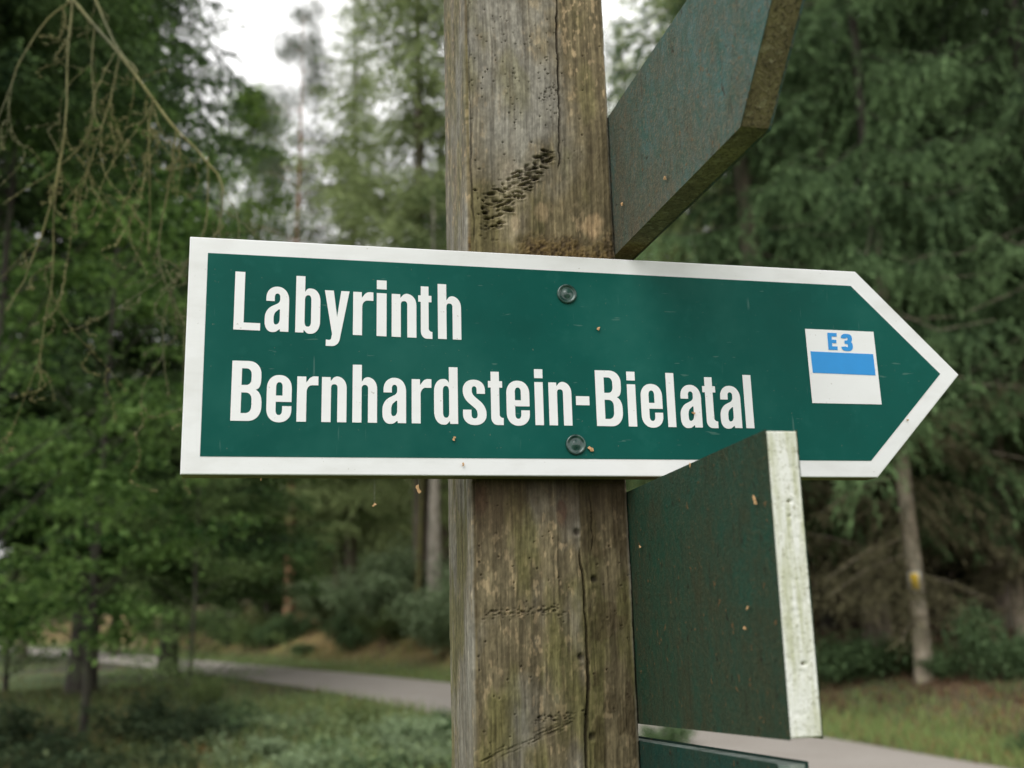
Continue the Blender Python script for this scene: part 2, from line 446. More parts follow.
for q in ((581, 657), (577, 532), (595, 579), (593, 737)): pit(*q, .0034, .0034, .003, .75)   # old nail knots
# pale bare patches and the moss strip above the sign, wet stains below it
def patch(px, py, rx, rz, col, amt, sd=0):
    global c
    x, z = F2(px, py); d_ = ((U-x)/rx)**2+((ZZ-z)/rz)**2 + (fbm(U*90, ZZ*50, 83+sd, 3)-.5)*1.6
    k = (1-sstep(.2, 1.3, d_))*amt*front*(.55+.45*sstep(.3, .7, mott))
    c = c*(1-k[..., None]) + np.asarray(col)*(.75+.5*g)*k[..., None]
patch(592, 226, .015, .015, srgb(182, 152, 112), .75); patch(541, 214, .009, .013, srgb(182, 156, 118), .55, 3); patch(515, 222, .005, .011, srgb(182, 156, 118), .45, 5)
patch(512, 200, .02, .05, srgb(176, 162, 140), .4, 6)
mz = (ZZ-zs_t); moss = (1-sstep(.0, .03, mz + (fbm(U*40, ZZ*30, 91)-.5)*.045))*(mz > -.02)*front*sstep(-.04, -.01, U)
mt = fbm(U*260, ZZ*260, 93, 3)
D = D + moss*((mt-.3)*.003+(fbm(U*600, ZZ*600, 94, 2)-.5)*.002)
mosscol = srgb(70, 54, 32)*(1-sstep(.35, .65, mt))[..., None] + srgb(112, 92, 52)*sstep(.35, .65, mt)[..., None]
c = c*(1-.9*moss[..., None]) + mosscol*.9*moss[..., None]
wet = (1-sstep(0, .075, (zs_b-ZZ) + (fbm(U*45, ZZ*2, 95)-.5)*.075))*(ZZ < zs_b+.02)*front
c = c*(1-.75*wet[..., None]) + srgb(58, 44, 28)*.75*wet[..., None]
lowm = np.clip(sstep(.5, .62, fbm(U*75, ZZ*45, 97, 4)),0,1)*front*(ZZ < zs_b)*(sstep(xc2, xc2+.006, U)*.9+(1-sstep(-.06, -.01, U))*.3)
c = c*(1-.6*lowm[..., None]) + srgb(70, 58, 34)*.6*lowm[..., None]
D = D + lowm*(mid-.4)*.002
patch(478, 498, .012, .02, srgb(66, 38, 26), .7, 8); patch(562, 516, .006, .016, srgb(88, 56, 42), .7, 9)
c = c*(.82+.36*fine[..., None])*(1-.2*(sstep(xc2-.003, xc2+.003, U)*(~up)*front))[..., None]
lum_ = c.mean(-1, keepdims=True); c = c*.91+lum_*.09
VX = PX+NX*D; VY = PY+NY*D
V = np.stack([VX, VY, ZZ], -1).reshape(-1, 3)
nr, nc = ZZ.shape; idx = np.arange(nr*nc).reshape(nr, nc); nxt = np.roll(idx, -1, axis=1)
F = np.stack([idx[:-1], nxt[:-1], nxt[1:], idx[1:]], -1).reshape(-1, 4)
mb = MB(); mb.add(V, F, 0, np.clip(c, .004, .8).reshape(-1, 3))
top = len(V); mb.add(np.array([[0, 0, 2.49]]), np.zeros((0, 4), int), 0, grey2[None])
ring = idx[-1]; mb.f.append((np.stack([ring, np.roll(ring, -1), np.full(nc, top)], -1), 0))
m, t, b = new_mat('weathered_wood')
a = nd(t, 'ShaderNodeAttribute', attribute_name='Col')
n1 = noise(t, 900, 3); n3 = noise(t, 500, 3, stretch=(1, 1, .05))
t.links.new(mixc(t, .7, a.outputs['Color'], ramp(t, n3, [(.3, .62), (.7, 1.2)]), 'MULTIPLY'), b.inputs['Base Color'])
b.inputs['Roughness'].default_value = .88; b.inputs['Specular IOR Level'].default_value = .25
bump(t, b, n3, .5, .0008)
M_POST = m
mb.build('post', m, signpost, smooth=True)

# ------------------------------------------------------------------ board paints
def green_panel_mat():
    m, t, b = new_mat('green_sign_film')
    n1 = noise(t, 9, 4); n2 = noise(t, 220, 3); n3 = noise(t, 38, 5)
    c_ = ramp(t, n1, [(.3, (.0006, .066, .052)), (.7, (.002, .089, .071))])
    c_ = mixc(t, ramp(t, n3, [(.6, 0), (.72, .35)]), c_, (.012, .11, .09))
    sc = noise(t, 60, 2, stretch=(2.5, 1, .25)); c_ = mixc(t, ramp(t, sc, [(.69, 0), (.74, .3)]), c_, (.12, .22, .19))
    s2 = noise(t, 75, 2, stretch=(.5, 1, 3)); c_ = mixc(t, ramp(t, s2, [(.72, 0), (.75, .3)]), c_, (.14, .24, .2))
    lf = noise(t, 4.5, 5, rough=.7); c_ = mixc(t, ramp(t, lf, [(.48, 0), (.7, .3)]), c_, (.03, .12, .095))
    dt = noise(t, 330, 2); c_ = mixc(t, ramp(t, dt, [(.72, 0), (.76, .5)]), c_, (.18, .2, .14))
    t.links.new(c_, b.inputs['Base Color'])
    t.links.new(ramp(t, n3, [(.3, .4), (.7, .55)]), b.inputs['Roughness']); b.inputs['Specular IOR Level'].default_value = .1
    bump(t, b, n2, .08, .0006); return m
def white_mat(name, dirt=.35, base=(.745, .755, .755)):
    m, t, b = new_mat(name)
    n1 = noise(t, 40, 5, stretch=(.4, 1, 1)); n2 = noise(t, 300, 3); n3 = noise(t, 120, 4, stretch=(.15, 1, 1))
    c_ = mixc(t, ramp(t, n1, [(.45, 0), (.8, dirt)]), base, (.42, .41, .36))
    c_ = mixc(t, ramp(t, n2, [(.68, 0), (.75, .55)]), c_, (.3, .28, .22))
    t.links.new(c_, b.inputs['Base Color']); b.inputs['Roughness'].default_value = .55
    bump(t, b, n3, .12, .0006); return m
M_GREEN = green_panel_mat(); M_WHITE = white_mat('white_paint'); M_LETTER = white_mat('white_letter_film', .12, (.765, .775, .775))
def edge_mat():
    m, t, b = new_mat('board_edge_wood')
    n1 = noise(t, 60, 5, stretch=(.2, 1, 1)); n2 = noise(t, 200, 4)
    c_ = ramp(t, n1, [(.3, (.09, .072, .034)), (.5, (.2, .165, .08)), (.72, (.36, .31, .17))])
    c_ = mixc(t, ramp(t, n2, [(.55, 0), (.7, .6)]), c_, (.04, .032, .02))
    t.links.new(c_, b.inputs['Base Color']); b.inputs['Roughness'].default_value = .9; bump(t, b, n2, .6, .002); return m
M_EDGE = edge_mat()
def mossy_edge_mat():
    m, t, b = new_mat('mossy_board_edge')
    n1 = noise(t, 45, 6, rough=.7); n2 = noise(t, 300, 4, rough=.7); n3 = noise(t, 130, 4)
    c_ = ramp(t, n1, [(.3, (.11, .09, .045)), (.5, (.2, .165, .085)), (.7, (.3, .26, .13))])
    c_ = mixc(t, ramp(t, n2, [(.5, 0), (.62, .75)]), c_, (.055, .045, .025))
    c_ = mixc(t, ramp(t, n3, [(.58, 0), (.66, .6)]), c_, (.36, .33, .2))
    t.links.new(c_, b.inputs['Base Color']); b.inputs['Roughness'].default_value = .95; bump(t, b, n2, 1, .003); return m
M_EDGE2 = mossy_edge_mat()
def old_green(name, g1, g2, brown, lo, hi, fleck=.5, grad=None):
    m, t, b = new_mat(name)
    n1 = noise(t, 30, 7, rough=.7, stretch=(1, 1, .55)); n2 = noise(t, 260, 5, rough=.7); n3 = noise(t, 60, 5); n4 = noise(t, 170, 4, stretch=(1, 1, .14)); n5 = noise(t, 480, 3)
    if grad:                                                 # wear grows towards one corner of the board
        tcn = t.nodes['TC']; sp = nd(t, 'ShaderNodeSeparateXYZ'); t.links.new(tcn.outputs['Object'], sp.inputs[0])
        ay = nd(t, 'ShaderNodeMath', operation='MULTIPLY_ADD'); t.links.new(sp.outputs['Y'], ay.inputs[0]); ay.inputs[1].default_value = grad[0]; ay.inputs[2].default_value = grad[2]
        az = nd(t, 'ShaderNodeMath', operation='MULTIPLY_ADD'); t.links.new(sp.outputs['Z'], az.inputs[0]); az.inputs[1].default_value = grad[1]; t.links.new(ay.outputs[0], az.inputs[2])
        cl = nd(t, 'ShaderNodeMath', operation='MULTIPLY_ADD', use_clamp=True); t.links.new(az.outputs[0], cl.inputs[0]); cl.inputs[1].default_value = .35; t.links.new(n1, cl.inputs[2]); n1 = cl.outputs[0]
    c_ = mixc(t, ramp(t, n3, [(.35, 0), (.65, 1)]), g1, g2)
    c_ = mixc(t, ramp(t, n1, [(lo, 0), (hi, .92)]), c_, brown)
    c_ = mixc(t, ramp(t, n2, [(.5, 0), (.62, fleck)]), c_, np.array(brown)*1.7)
    c_ = mixc(t, ramp(t, n4, [(.58, 0), (.68, .45)]), c_, np.array(brown)*.45)
    c_ = mixc(t, ramp(t, n5, [(.6, 0), (.68, .6)]), c_, np.array(brown)*.3)
    n6 = noise(t, 130, 3, rough=.6); c_ = mixc(t, ramp(t, n6, [(.66, 0), (.7, .8)]), c_, (.13, .075, .032))
    n7 = noise(t, 115, 3, stretch=(1, 1.1, .9)); c_ = mixc(t, ramp(t, n7, [(.28, .8), (.33, 0)]), c_, np.array(brown)*.3)
    t.links.new(c_, b.inputs['Base Color'])
    t.links.new(ramp(t, n1, [(.4, .55), (.65, .9)]), b.inputs['Roughness']); b.inputs['Specular IOR Level'].default_value = .2
    bump(t, b, n2, .8, .0018); return m
M_OLDLOW = old_green('algae_green_paint', (.007, .056, .036), (.014, .05, .03), (.038, .04, .02), .36, .72, .45, (.0, -.9, 1.55))
M_OLDUP = old_green('faded_blue_green_paint', (.024, .098, .08), (.068, .132, .124), (.10, .085, .055), .36, .78, .6, (2.0, -2.0, 4.75))
M_DARKLOW = old_green('dark_green_paint', (.005, .045, .036), (.01, .045, .034), (.03, .035, .02), .46, .8, .3)
def stained_white():
    m, t, b = new_mat('algae_stained_white_paint')
    n1 = noise(t, 75, 6, rough=.65, stretch=(1.6, 1, .16)); n2 = noise(t, 210, 4, rough=.7); n3 = noise(t, 22, 5); n4 = noise(t, 420, 3)
    c_ = mixc(t, ramp(t, n1, [(.44, 0), (.66, .85)]), (.70, .71, .66), (.36, .38, .2))
    c_ = mixc(t, ramp(t, n3, [(.48, 0), (.7, .5)]), c_, (.42, .44, .28))
    c_ = mixc(t, ramp(t, n2, [(.57, 0), (.68, .6)]), c_, (.26, .26, .15))
    c_ = mixc(t, ramp(t, n4, [(.6, 0), (.68, .5)]), c_, (.3, .29, .2))
    t.links.new(c_, b.inputs['Base Color']); b.inputs['Roughness'].default_value = .85; bump(t, b, n2, .45, .001); return m
M_STWHITE = stained_white()

# ------------------------------------------------------------------ main board
def S2(px, py, off=0.0):
    p = L(hit(px, py, 'y', Y_SIGN-off)); return p[0], p[2]
ys_l = Y_SIGN - ORG[1]                                      # sign front in the post's frame
fr = lambda a, b_, d: (a, ys_l+d, b_)
outer = [S2(*p) for p in ((180, 474.5), (878, 477.5), (959, 374.7), (855.5, 271.6), (190, 236.5))]
inner = [S2(*p) for p in ((200, 456.4), (871, 460.8), (940, 374), (850.5, 286), (208, 253))]
def bevelled(mb_, poly, d0, d1, frame, mats, bev=.0016):
    P = np.array(poly); cen = P.mean(0); n = len(P)
    ins = []
    for i in range(n):
        e1 = P[i]-P[i-1]; e2 = P[(i+1) % n]-P[i]; e1 /= np.linalg.norm(e1); e2 /= np.linalg.norm(e2)
        n1 = np.array([-e1[1], e1[0]]); n2 = np.array([-e2[1], e2[0]]); k = (n1+n2)/(1+n1@n2)
        ins.append(P[i]+k*bev)
    ins = np.array(ins)
    V = [frame(*q, d0) for q in ins] + [frame(*q, d0+bev) for q in P] + [frame(*q, d1-bev) for q in P] + [frame(*q, d1) for q in ins]
    b0 = mb_.n
    mb_.add(V, [tuple(range(n))], mats[0])
    j = np.arange(n); k = (j+1) % n
    for r, mt_ in ((0, mats[0]), (1, mats[2]), (2, mats[1])):
        mb_.f.append((np.stack([r*n+j, (r+1)*n+j, (r+1)*n+k, r*n+k], -1)+b0, mt_))
    mb_.f.append((np.arange(4*n-1, 3*n-1, -1)[None]+b0, mats[1]))
mb = MB(); bevelled(mb, outer, 0, T_SIGN-.001, fr, (0, 2, 2), .0009)
mb.prism(inner, -.0004, .0003, fr, (1, 1, 1))
main = mb.build('direction_board', [M_WHITE, M_GREEN, M_EDGE], signpost)
main['label'] = 'green arrow board with white border and place names'

moss_mb = []; rm = np.random.default_rng(8)
for px_, n_ in ((637, 8), (655, 14), (672, 5), (624, 7)):
    mb = MB(); u_, z_ = S2(px_, 238+.0529*(px_-190)-.6); nn_s = 10; th = np.arange(nn_s)/nn_s*2*np.pi; w_ = .0009*n_**.5
    rr = rm.uniform(.6, 1.3, (3, nn_s))
    V = np.vstack([np.c_[u_+np.cos(th)*w_*rr[k]*(1-.3*k), ys_l+.006+np.sin(th)*.004*(1-.3*k), np.full(nn_s, z_-.0008+k*.0012)+rm.normal(0, .0003, nn_s)] for k in range(3)]+[[[u_, ys_l+.006, z_+.0026]]])
    Fm = [(k*nn_s+i, k*nn_s+(i+1) % nn_s, (k+1)*nn_s+(i+1) % nn_s, (k+1)*nn_s+i) for k in range(2) for i in range(nn_s)]+[(2*nn_s+i, 2*nn_s+(i+1) % nn_s, 3*nn_s) for i in range(nn_s)]
    mb.add(V, Fm); moss_mb.append(mb)
# ---- lettering: own condensed grotesque outlines (cap height 1)
def contour(pts, k=10):
    out = []; n = len(pts)
    for i, p in enumerate(pts):
        P = np.array(p[:2], float)
        if len(p) == 2: out.append(P); continue
        d1, d2 = (p[2], p[2]) if len(p) == 3 else (p[2], p[3])
        A = np.array(pts[i-1][:2], float)-P; B = np.array(pts[(i+1) % n][:2], float)-P
        A = P + A/np.linalg.norm(A)*d1; B = P + B/np.linalg.norm(B)*d2
        for s in np.linspace(0, 1, k):
            c1 = A+(P-A)*.58; c2 = B+(P-B)*.58
            out.append((1-s)**3*A+3*(1-s)**2*s*c1+3*(1-s)*s*s*c2+s**3*B)
    return np.array(out)
s_, xh, asc = .155, .76, .985
hole = lambda x0, y0, x1, y1, rx=.048, ry=.085: [(x0, y0, ry, rx), (x1, y0, rx, ry), (x1, y1, ry, rx), (x0, y1, rx, ry)]
GL = {
 'L': (.455, [[(0, 0), (.455, 0), (.455, .125), (.17, .125), (.17, 1), (0, 1)]]),
 'a': (.42, [[(.42, 0), (.42, .775, .23, .2), (.018, .775, .19, .2), (.018, .52), (.166, .52), (.166, .655, .06, .045), (.262, .655, .045, .06), (.262, .5, .05, .06),
              (0, .375, .14, .14), (0, -.015, .17, .13), (.19, -.015, .06, .03), (.268, .045, .02, .01), (.272, 0)],
             [(.262, .40, .05, .03), (.262, .14, .07, .05), (.155, .1, .055, .08), (.155, .305, .07, .05)]]),
 'b': (.42, [[(0, 0), (0, asc), (s_, asc), (s_, .71, .0, .03), (.2, .775, .04, .03), (.42, .775, .16, .22), (.42, -.015, .22, .16), (.2, -.015, .03, .04), (.145, .05, .03, .0), (.138, 0)],
             hole(s_, .105, .265, .655)]),
 'd': (.42, [[(.42, 0), (.282, 0), (.275, .05, .0, .03), (.22, -.015, .04, .03), (0, -.015, .16, .22), (0, .775, .22, .16), (.22, .775, .03, .04), (.265, .71, .03, 0), (.265, asc), (.42, asc)],
             hole(s_, .105, .265, .655)]),
 'e': (.42, [[(.42, .325), (s_, .325), (s_, .105, .08, .05), (.265, .105, .05, .08), (.265, .255), (.42, .255), (.42, -.015, .2, .2), (0, -.015, .2, .22), (0, .775, .22, .2), (.42, .775, .2, .22)],
             [(s_, .43), (.265, .43), (.265, .655, .08, .05), (s_, .655, .05, .08)]]),
 'n': (.42, [[(0, 0), (s_, 0), (s_, .64, .06, .045), (.265, .64, .045, .06), (.265, 0), (.42, 0), (.42, .775, .2, .17), (.215, .775, .05, .04), (.148, .695, .03, .0), (.145, xh), (0, xh)]]),
 'h': (.42, [[(0, 0), (s_, 0), (s_, .64, .06, .045), (.265, .64, .045, .06), (.265, 0), (.42, 0), (.42, .775, .2, .17), (.215, .775, .05, .04), (.156, .695, .03, .0), (s_, asc), (0, asc)]]),
 'r': (.345, [[(0, 0), (s_, 0), (s_, .615, .12, .09), (.345, .615), (.345, .765), (.23, .77, .06, .06), (.148, .66, .04, .0), (.145, xh), (0, xh)]]),
 'i': (.155, [[(0, 0), (s_, 0), (s_, xh), (0, xh)], [(0, .83), (s_, .83), (s_, .99), (0, .99)]]),
 'l': (.155, [[(0, 0), (s_, 0), (s_, asc), (0, asc)]]),
 't': (.28, [[(.05, -.008, .13, .12), (.28, -.008), (.28, .115), (.245, .115, .025, .025), (.207, .15, .02, .02), (.207, .645), (.265, .645), (.265, xh), (.207, xh), (.207, .925), (.052, .925), (.052, xh), (0, xh), (0, .645), (.05, .645)]]),
 'y': (.43, [[(0, xh), (.135, .0), (.115, -.115, .04, .05), (.03, -.10), (.03, -.21), (.245, -.21, .11, .12), (.43, xh), (.285, xh), (.218, .3), (.155, xh)]]),
 's': (.395, [[(.375, .53), (.235, .53), (.235, .66, .06, .04), (.152, .66, .04, .05), (.152, .52, .05, .07), (.395, .31, .13, .12), (.395, -.015, .18, .19), (0, -.015, .19, .18), (0, .25), (.142, .25), (.142, .1, .07, .045),
               (.245, .1, .045, .06), (.245, .24, .07, .06), (0, .45, .13, .12), (0, .775, .18, .18), (.375, .775, .18, .18)]]),
 'B': (.515, [[(0, 0), (.515, 0, .22, .24), (.515, .5, .19, .12), (.41, .52, .01, .01), (.5, .56, .06, .14), (.5, 1, .22, .22), (0, 1)],
              [(.168, .595), (.335, .595, .09, .1), (.335, .875, .1, .09), (.168, .875)],
              [(.168, .128), (.345, .128, .1, .11), (.345, .47, .11, .1), (.168, .47)]]),
 '-': (.245, [[(0, .365), (.245, .365), (.245, .525), (0, .525)]]),
 'E': (.6, [[(0, 0), (.6, 0), (.6, .21), (.26, .21), (.26, .4), (.55, .4), (.55, .6), (.26, .6), (.26, .79), (.6, .79), (.6, 1), (0, 1)]]),
 '3': (.66, [[(.0, .75), (.26, .72), (.33, .8, .06, .05), (.4, .74, .06, .06), (.37, .615, .05, .05), (.2, .61), (.2, .42), (.37, .415, .05, .06), (.4, .28, .06, .06), (.33, .2, .05, .06), (.25, .27), (0, .24),
              (.02, 0, .22, .24), (.66, 0, .26, .24), (.66, .5, .17, .1), (.56, .53, .01, .01), (.64, .56, .08, .14), (.64, 1, .24, .26), (.02, 1, .24, .2)]]),
}
def glyph_mesh(ch, fit):
    """fit(gx, gy) maps glyph units to (along, z); filled outline, thin relief"""
    w, cs = GL[ch]
    cu = bpy.data.curves.new('glyph', 'CURVE'); cu.dimensions = '2D'; cu.fill_mode = 'BOTH'; cu.extrude = .00012
    for cc in cs:
        P = contour(cc); P = np.array([fit(x, y) for x, y in P])
        sp = cu.splines.new('POLY'); sp.points.add(len(P)-1); sp.use_cyclic_u = True
        sp.points.foreach_set('co', np.c_[P, np.zeros(len(P)), np.ones(len(P))].astype(np.float32).ravel())
    ob = bpy.data.objects.new('glyph', cu); COL.objects.link(ob)
    dg = bpy.context.evaluated_depsgraph_get(); me = ob.evaluated_get(dg).to_mesh()
    V = np.array([v.co[:] for v in me.vertices]); Fc = [tuple(p.vertices) for p in me.polygons]
    ob.evaluated_get(dg).to_mesh_clear(); bpy.data.objects.remove(ob); bpy.data.curves.remove(cu)
    return V, Fc
def text_line(name, letters, bl, br, tl, off):
    """letters: (char, px left, px right); bl/br baseline pixels, tl top of the first capital"""
    mb_ = MB(); b0 = np.array(S2(*bl)); b1 = np.array(S2(*br)); hh = S2(*tl)[1]-b0[1]
    sl = (b1[1]-b0[1])/(b1[0]-b0[0])
    for ch, xa, xb in letters:
        by = bl[1]+(br[1]-bl[1])*(xa-bl[0])/(br[0]-bl[0]) - 20
        ua = S2(xa, by)[0]; ub = S2(xb, by)[0]; w = GL[ch][0]; k = (ub-ua)/w
        V, Fc = glyph_mesh(ch, lambda x, y: (ua + x*k, b0[1] + sl*(ua+x*k-b0[0]) + y*hh))
        mb_.add(np.c_[V[:, 0], ys_l - .0004 - off + V[:, 2], V[:, 1]], Fc)
    o = mb_.build(name, M_LETTER, main); return o
L1 = [('L', 234.1, 260.7), ('a', 265, 288.9), ('b', 295.6, 320.2), ('y', 324.5, 349.3), ('r', 353, 373.2), ('i', 376.6, 386.5), ('n', 391.6, 416.3), ('t', 418.2, 432.2), ('h', 437.8, 461)]
L2 = [('B', 231, 261.5), ('e', 266.5, 291.5), ('r', 296.8, 318), ('n', 321.6, 346.5), ('h', 352.4, 377), ('a', 382.4, 406), ('r', 411.6, 431.4), ('d', 434, 457.8), ('s', 462.8, 486.2), ('t', 488.2, 503.2),
      ('e', 506.4, 529.4), ('i', 534.8, 543.2), ('n', 548.8, 571.6), ('-', 576, 589.4), ('B', 596, 622.3), ('i', 627.6, 636), ('e', 641, 662.4), ('l', 667, 675), ('a', 680, 701.2), ('t', 703.2, 716.8), ('a', 719.8, 740.6), ('l', 744.6, 752.6)]
text_line('lettering', L1, (234, 329.6), (460.5, 340), (237, 271.8), .0003)
text_line('lettering', L2, (230.7, 420.8), (754, 428.4), (234.5, 360.8), .0003)

# ---- trail marker
def col_mat(name, c_, rough=.45):
    m, t, b = new_mat(name); n1 = noise(t, 90, 4)
    t.links.new(mixc(t, ramp(t, n1, [(.3, 0), (.75, .22)]), c_, np.array(c_)*.75), b.inputs['Base Color']); b.inputs['Roughness'].default_value = rough; return m
M_MOSS = col_mat('dry_moss', (.10, .085, .04), .9)
for mb in moss_mb: mb.build('moss', [M_MOSS], main)
M_BLUE = col_mat('blue_film', (.003, .26, .66))
mb = MB()
mb.prism([S2(*p) for p in ((812, 403.2), (881.2, 404.6), (873, 332), (804.7, 329))], -.0009, -.0005, fr, (0, 0, 0))
mb.prism([S2(*p) for p in ((812.4, 373), (875, 375.6), (872.6, 354.4), (810, 351.6))], -.0012, -.00095, fr, (1, 1, 1))
for ch, (xa, xb, yb, yt) in (('E', (828.0, 837.2, 350.0, 333.0)), ('3', (841.2, 852.6, 351.2, 334.0))):
    w = GL[ch][0]; a0 = np.array(S2(xa, yb)); a1 = np.array(S2(xb, yb+.3)); a2 = np.array(S2(xa-1.2, yt))
    V, Fc = glyph_mesh(ch, lambda x, y: a0 + (a1-a0)*x/w + (a2-a0)*y)
    mb.add(np.c_[V[:, 0], ys_l - .00115 + V[:, 2], V[:, 1]], Fc, 1)
mk = mb.build('trail_marker', [M_LETTER, M_BLUE], main)

# ---- screws under clear green caps
m, t, b = new_mat('green_plastic_cap'); b.inputs['Base Color'].default_value = (.012, .05, .04, 1); b.inputs['Roughness'].default_value = .22; b.inputs['Coat Weight'].default_value = .25
n1 = noise(t, 160, 3); t.links.new(ramp(t, n1, [(.35, (.008, .035, .028)), (.7, (.035, .09, .07))]), b.inputs['Base Color'])
M_CAP = m
M_STEEL = col_mat('dull_steel', (.2, .19, .16), .4)
for q in ((566.5, 294.3), (575.5, 444.8)):
    cx_, cz_ = S2(*q); mb = MB(); prof = [(.0104, 0), (.0104, .0012), (.0098, .0022), (.0086, .0024), (.0078, .0016), (.006, .0013), (.0035, .0024), (.0012, .0031), (.0002, .0032)]
    n = 32; th = np.arange(n)/n*2*np.pi
    V = np.array([[cx_+r*math.cos(a), ys_l-.0004-h, cz_+r*math.sin(a)] for r, h in prof for a in th]); i = np.arange(len(prof)-1)[:, None]*n; j = np.arange(n)[None]; k = (j+1) % n
    mb.add(V, np.stack([i+j, i+k, i+n+k, i+n+j], -1).reshape(-1, 4), 0)
    mb.f[-1] = (mb.f[-1][0], 0); mb.f.append((np.arange((len(prof)-1)*n, len(prof)*n)[None], 1))
    mb.build('screw', [M_CAP, M_STEEL], main, smooth=True)

# ------------------------------------------------------------------ side boards (fixed to the post's right face, pointing to the viewer)
def B2(px, py):
    p = L(hit(px, py, 'x', XR)); return p[1], p[2]
xf = XR - ORG[0] + .0012
frx = lambda a, b_, d: (xf+d, a, b_)
def back(pa, pb, y): k = (y-pa[0])/(pb[0]-pa[0]); return (y, pa[1]+(pb[1]-pa[1])*k)
yb_ = hy + .02
# lower
tl, tr, br_, bl_ = B2(642.7, 485.7), B2(763.6, 431.3), B2(787.8, 738.7), B2(639.2, 722.8)
poly = [tr, back(tl, tr, yb_), back(bl_, br_, yb_), br_]
mb = MB(); TH = .0245
bevelled(mb, poly, 0, TH, frx, (0, 0, 1), .0012)
# the end grain is painted white: a thin coat on the front end
e0, e1 = np.array(br_), np.array(tr)
low = mb.build('direction_board', [M_OLDLOW, M_EDGE2], signpost); low['label'] = 'short board seen edge-on with stained white end'
mb = MB()
dz = e1-e0; nrm = np.array([-abs(dz[1]), dz[0]*np.sign(dz[1])]); nrm /= np.linalg.norm(nrm)
q = [e0, e1, e1+nrm*.0022, e0+nrm*.0022]
# grid with chips for the white end
nu, nv = 26, 250
uu = np.linspace(0, 1, nu); vv = np.linspace(0, 1, nv); UU, VV = np.meshgrid(uu, vv)
rough = fbm(UU*9, VV*90, 3, 3); ed = np.minimum(np.minimum(UU, 1-UU)*TH, np.minimum(VV, 1-VV)*.25)
dd = .0022*sstep(0, .0012, ed+.0003) + (rough-.5)*.0003
rough2 = fbm(UU*4, VV*40, 9, 3); dd -= .0004*sstep(.55, .8, rough2)
for (pu, pv, pr) in ((.55, .76, .0017), (.5, .71, .0009), (.58, .23, .002)):
    dd -= .0035*np.exp(-(((UU-pu)*TH/pr)**2+((VV-pv)*.25/(pr*.8))**2)**1.5)
pos = e0[None, None]+(e1-e0)[None, None]*VV[..., None]+nrm[None, None]*(dd[..., None]+.0003)
V = np.stack([xf+.0006+UU*(TH-.0012), pos[..., 0], pos[..., 1]], -1).reshape(-1, 3)
idx = np.arange(nu*nv).reshape(nv, nu); F = np.stack([idx[:-1, :-1], idx[:-1, 1:], idx[1:, 1:], idx[1:, :-1]], -1).reshape(-1, 4)
mb.add(V, F); mb.build('painted_end', [M_STWHITE], low, smooth=True)
# bottom one
tl, tr = B2(640, 743.2), B2(774, 766)
up_v = np.array([0, 0]); hgt = .235
a_ = np.array(tl); b_2 = np.array(tr); dr = (b_2-a_)/np.linalg.norm(b_2-a_); dn = np.array([dr[1], -dr[0]]); dn = dn*np.sign(-dn[1])
t0 = np.array(back(tl, tr, yb_))
poly = [b_2, t0, t0+dn*hgt, b_2+dn*hgt]
M_PALEEDGE = bark_mat('worn_pale_green_edge', (.08, .13, .11), (.24, .3, .27), (.4, .44, .4), 60)
mb = MB(); bevelled(mb, [tuple(x) for x in poly], 0, .024, frx, (0, 0, 1), .0018)
botb = mb.build('direction_board', [M_DARKLOW, M_PALEEDGE], signpost); botb['label'] = 'dark green lowest board at the foot of the stack'
# upper: arrow head towards the viewer
tl, tr = np.array(B2(607, 118)), np.array(B2(689, 0)); bl_, sh = np.array(B2(614, 253.5)), np.array(B2(738, 126)); ar = np.array(B2(769, 0))
d1 = (sh-bl_)/np.linalg.norm(sh-bl_); nn_ = np.array([-d1[1], d1[0]]); nn_ = nn_*np.sign(nn_[1])
hb = abs((tl-bl_)@nn_); da = (ar-sh)/np.linalg.norm(ar-sh)
tip = sh + da*(hb/2/(da@nn_)); ts = sh + nn_*hb
bb = bl_ + d1*((yb_-bl_[0])/d1[0])
print('boards', poly, 'upper', bl_, sh, tip, ts, hb)
poly = [tip, ts, bb+nn_*hb, bb, sh]
mb = MB(); bevelled(mb, [tuple(x) for x in poly], 0, .026, frx, (0, 0, 1), .0014)
upb = mb.build('direction_board', [M_OLDUP, M_EDGE2], signpost); upb['label'] = 'faded blue-green arrow board tilted overhead with mossy underside'

# ------------------------------------------------------------------ vegetation builders
def rhombs(mb_, C, Dv, Sv, ln, wd, col):
    """leaf-shaped faces: centre base C, direction Dv, side Sv, length ln, width wd, colour per leaf"""
    n = len(C); ln = np.broadcast_to(ln, n)[:, None]; wd = np.broadcast_to(wd, n)[:, None]
    V = np.stack([C, C+Dv*ln*.45+Sv*wd*.5, C+Dv*ln, C+Dv*ln*.45-Sv*wd*.5], 1).reshape(-1, 3)
    F = np.arange(4*n).reshape(n, 4)
    mb_.add(V, F, 0, np.repeat(col, 4, axis=0))

def unit(a): return a/(np.linalg.norm(a, axis=-1, keepdims=True)+1e-9)

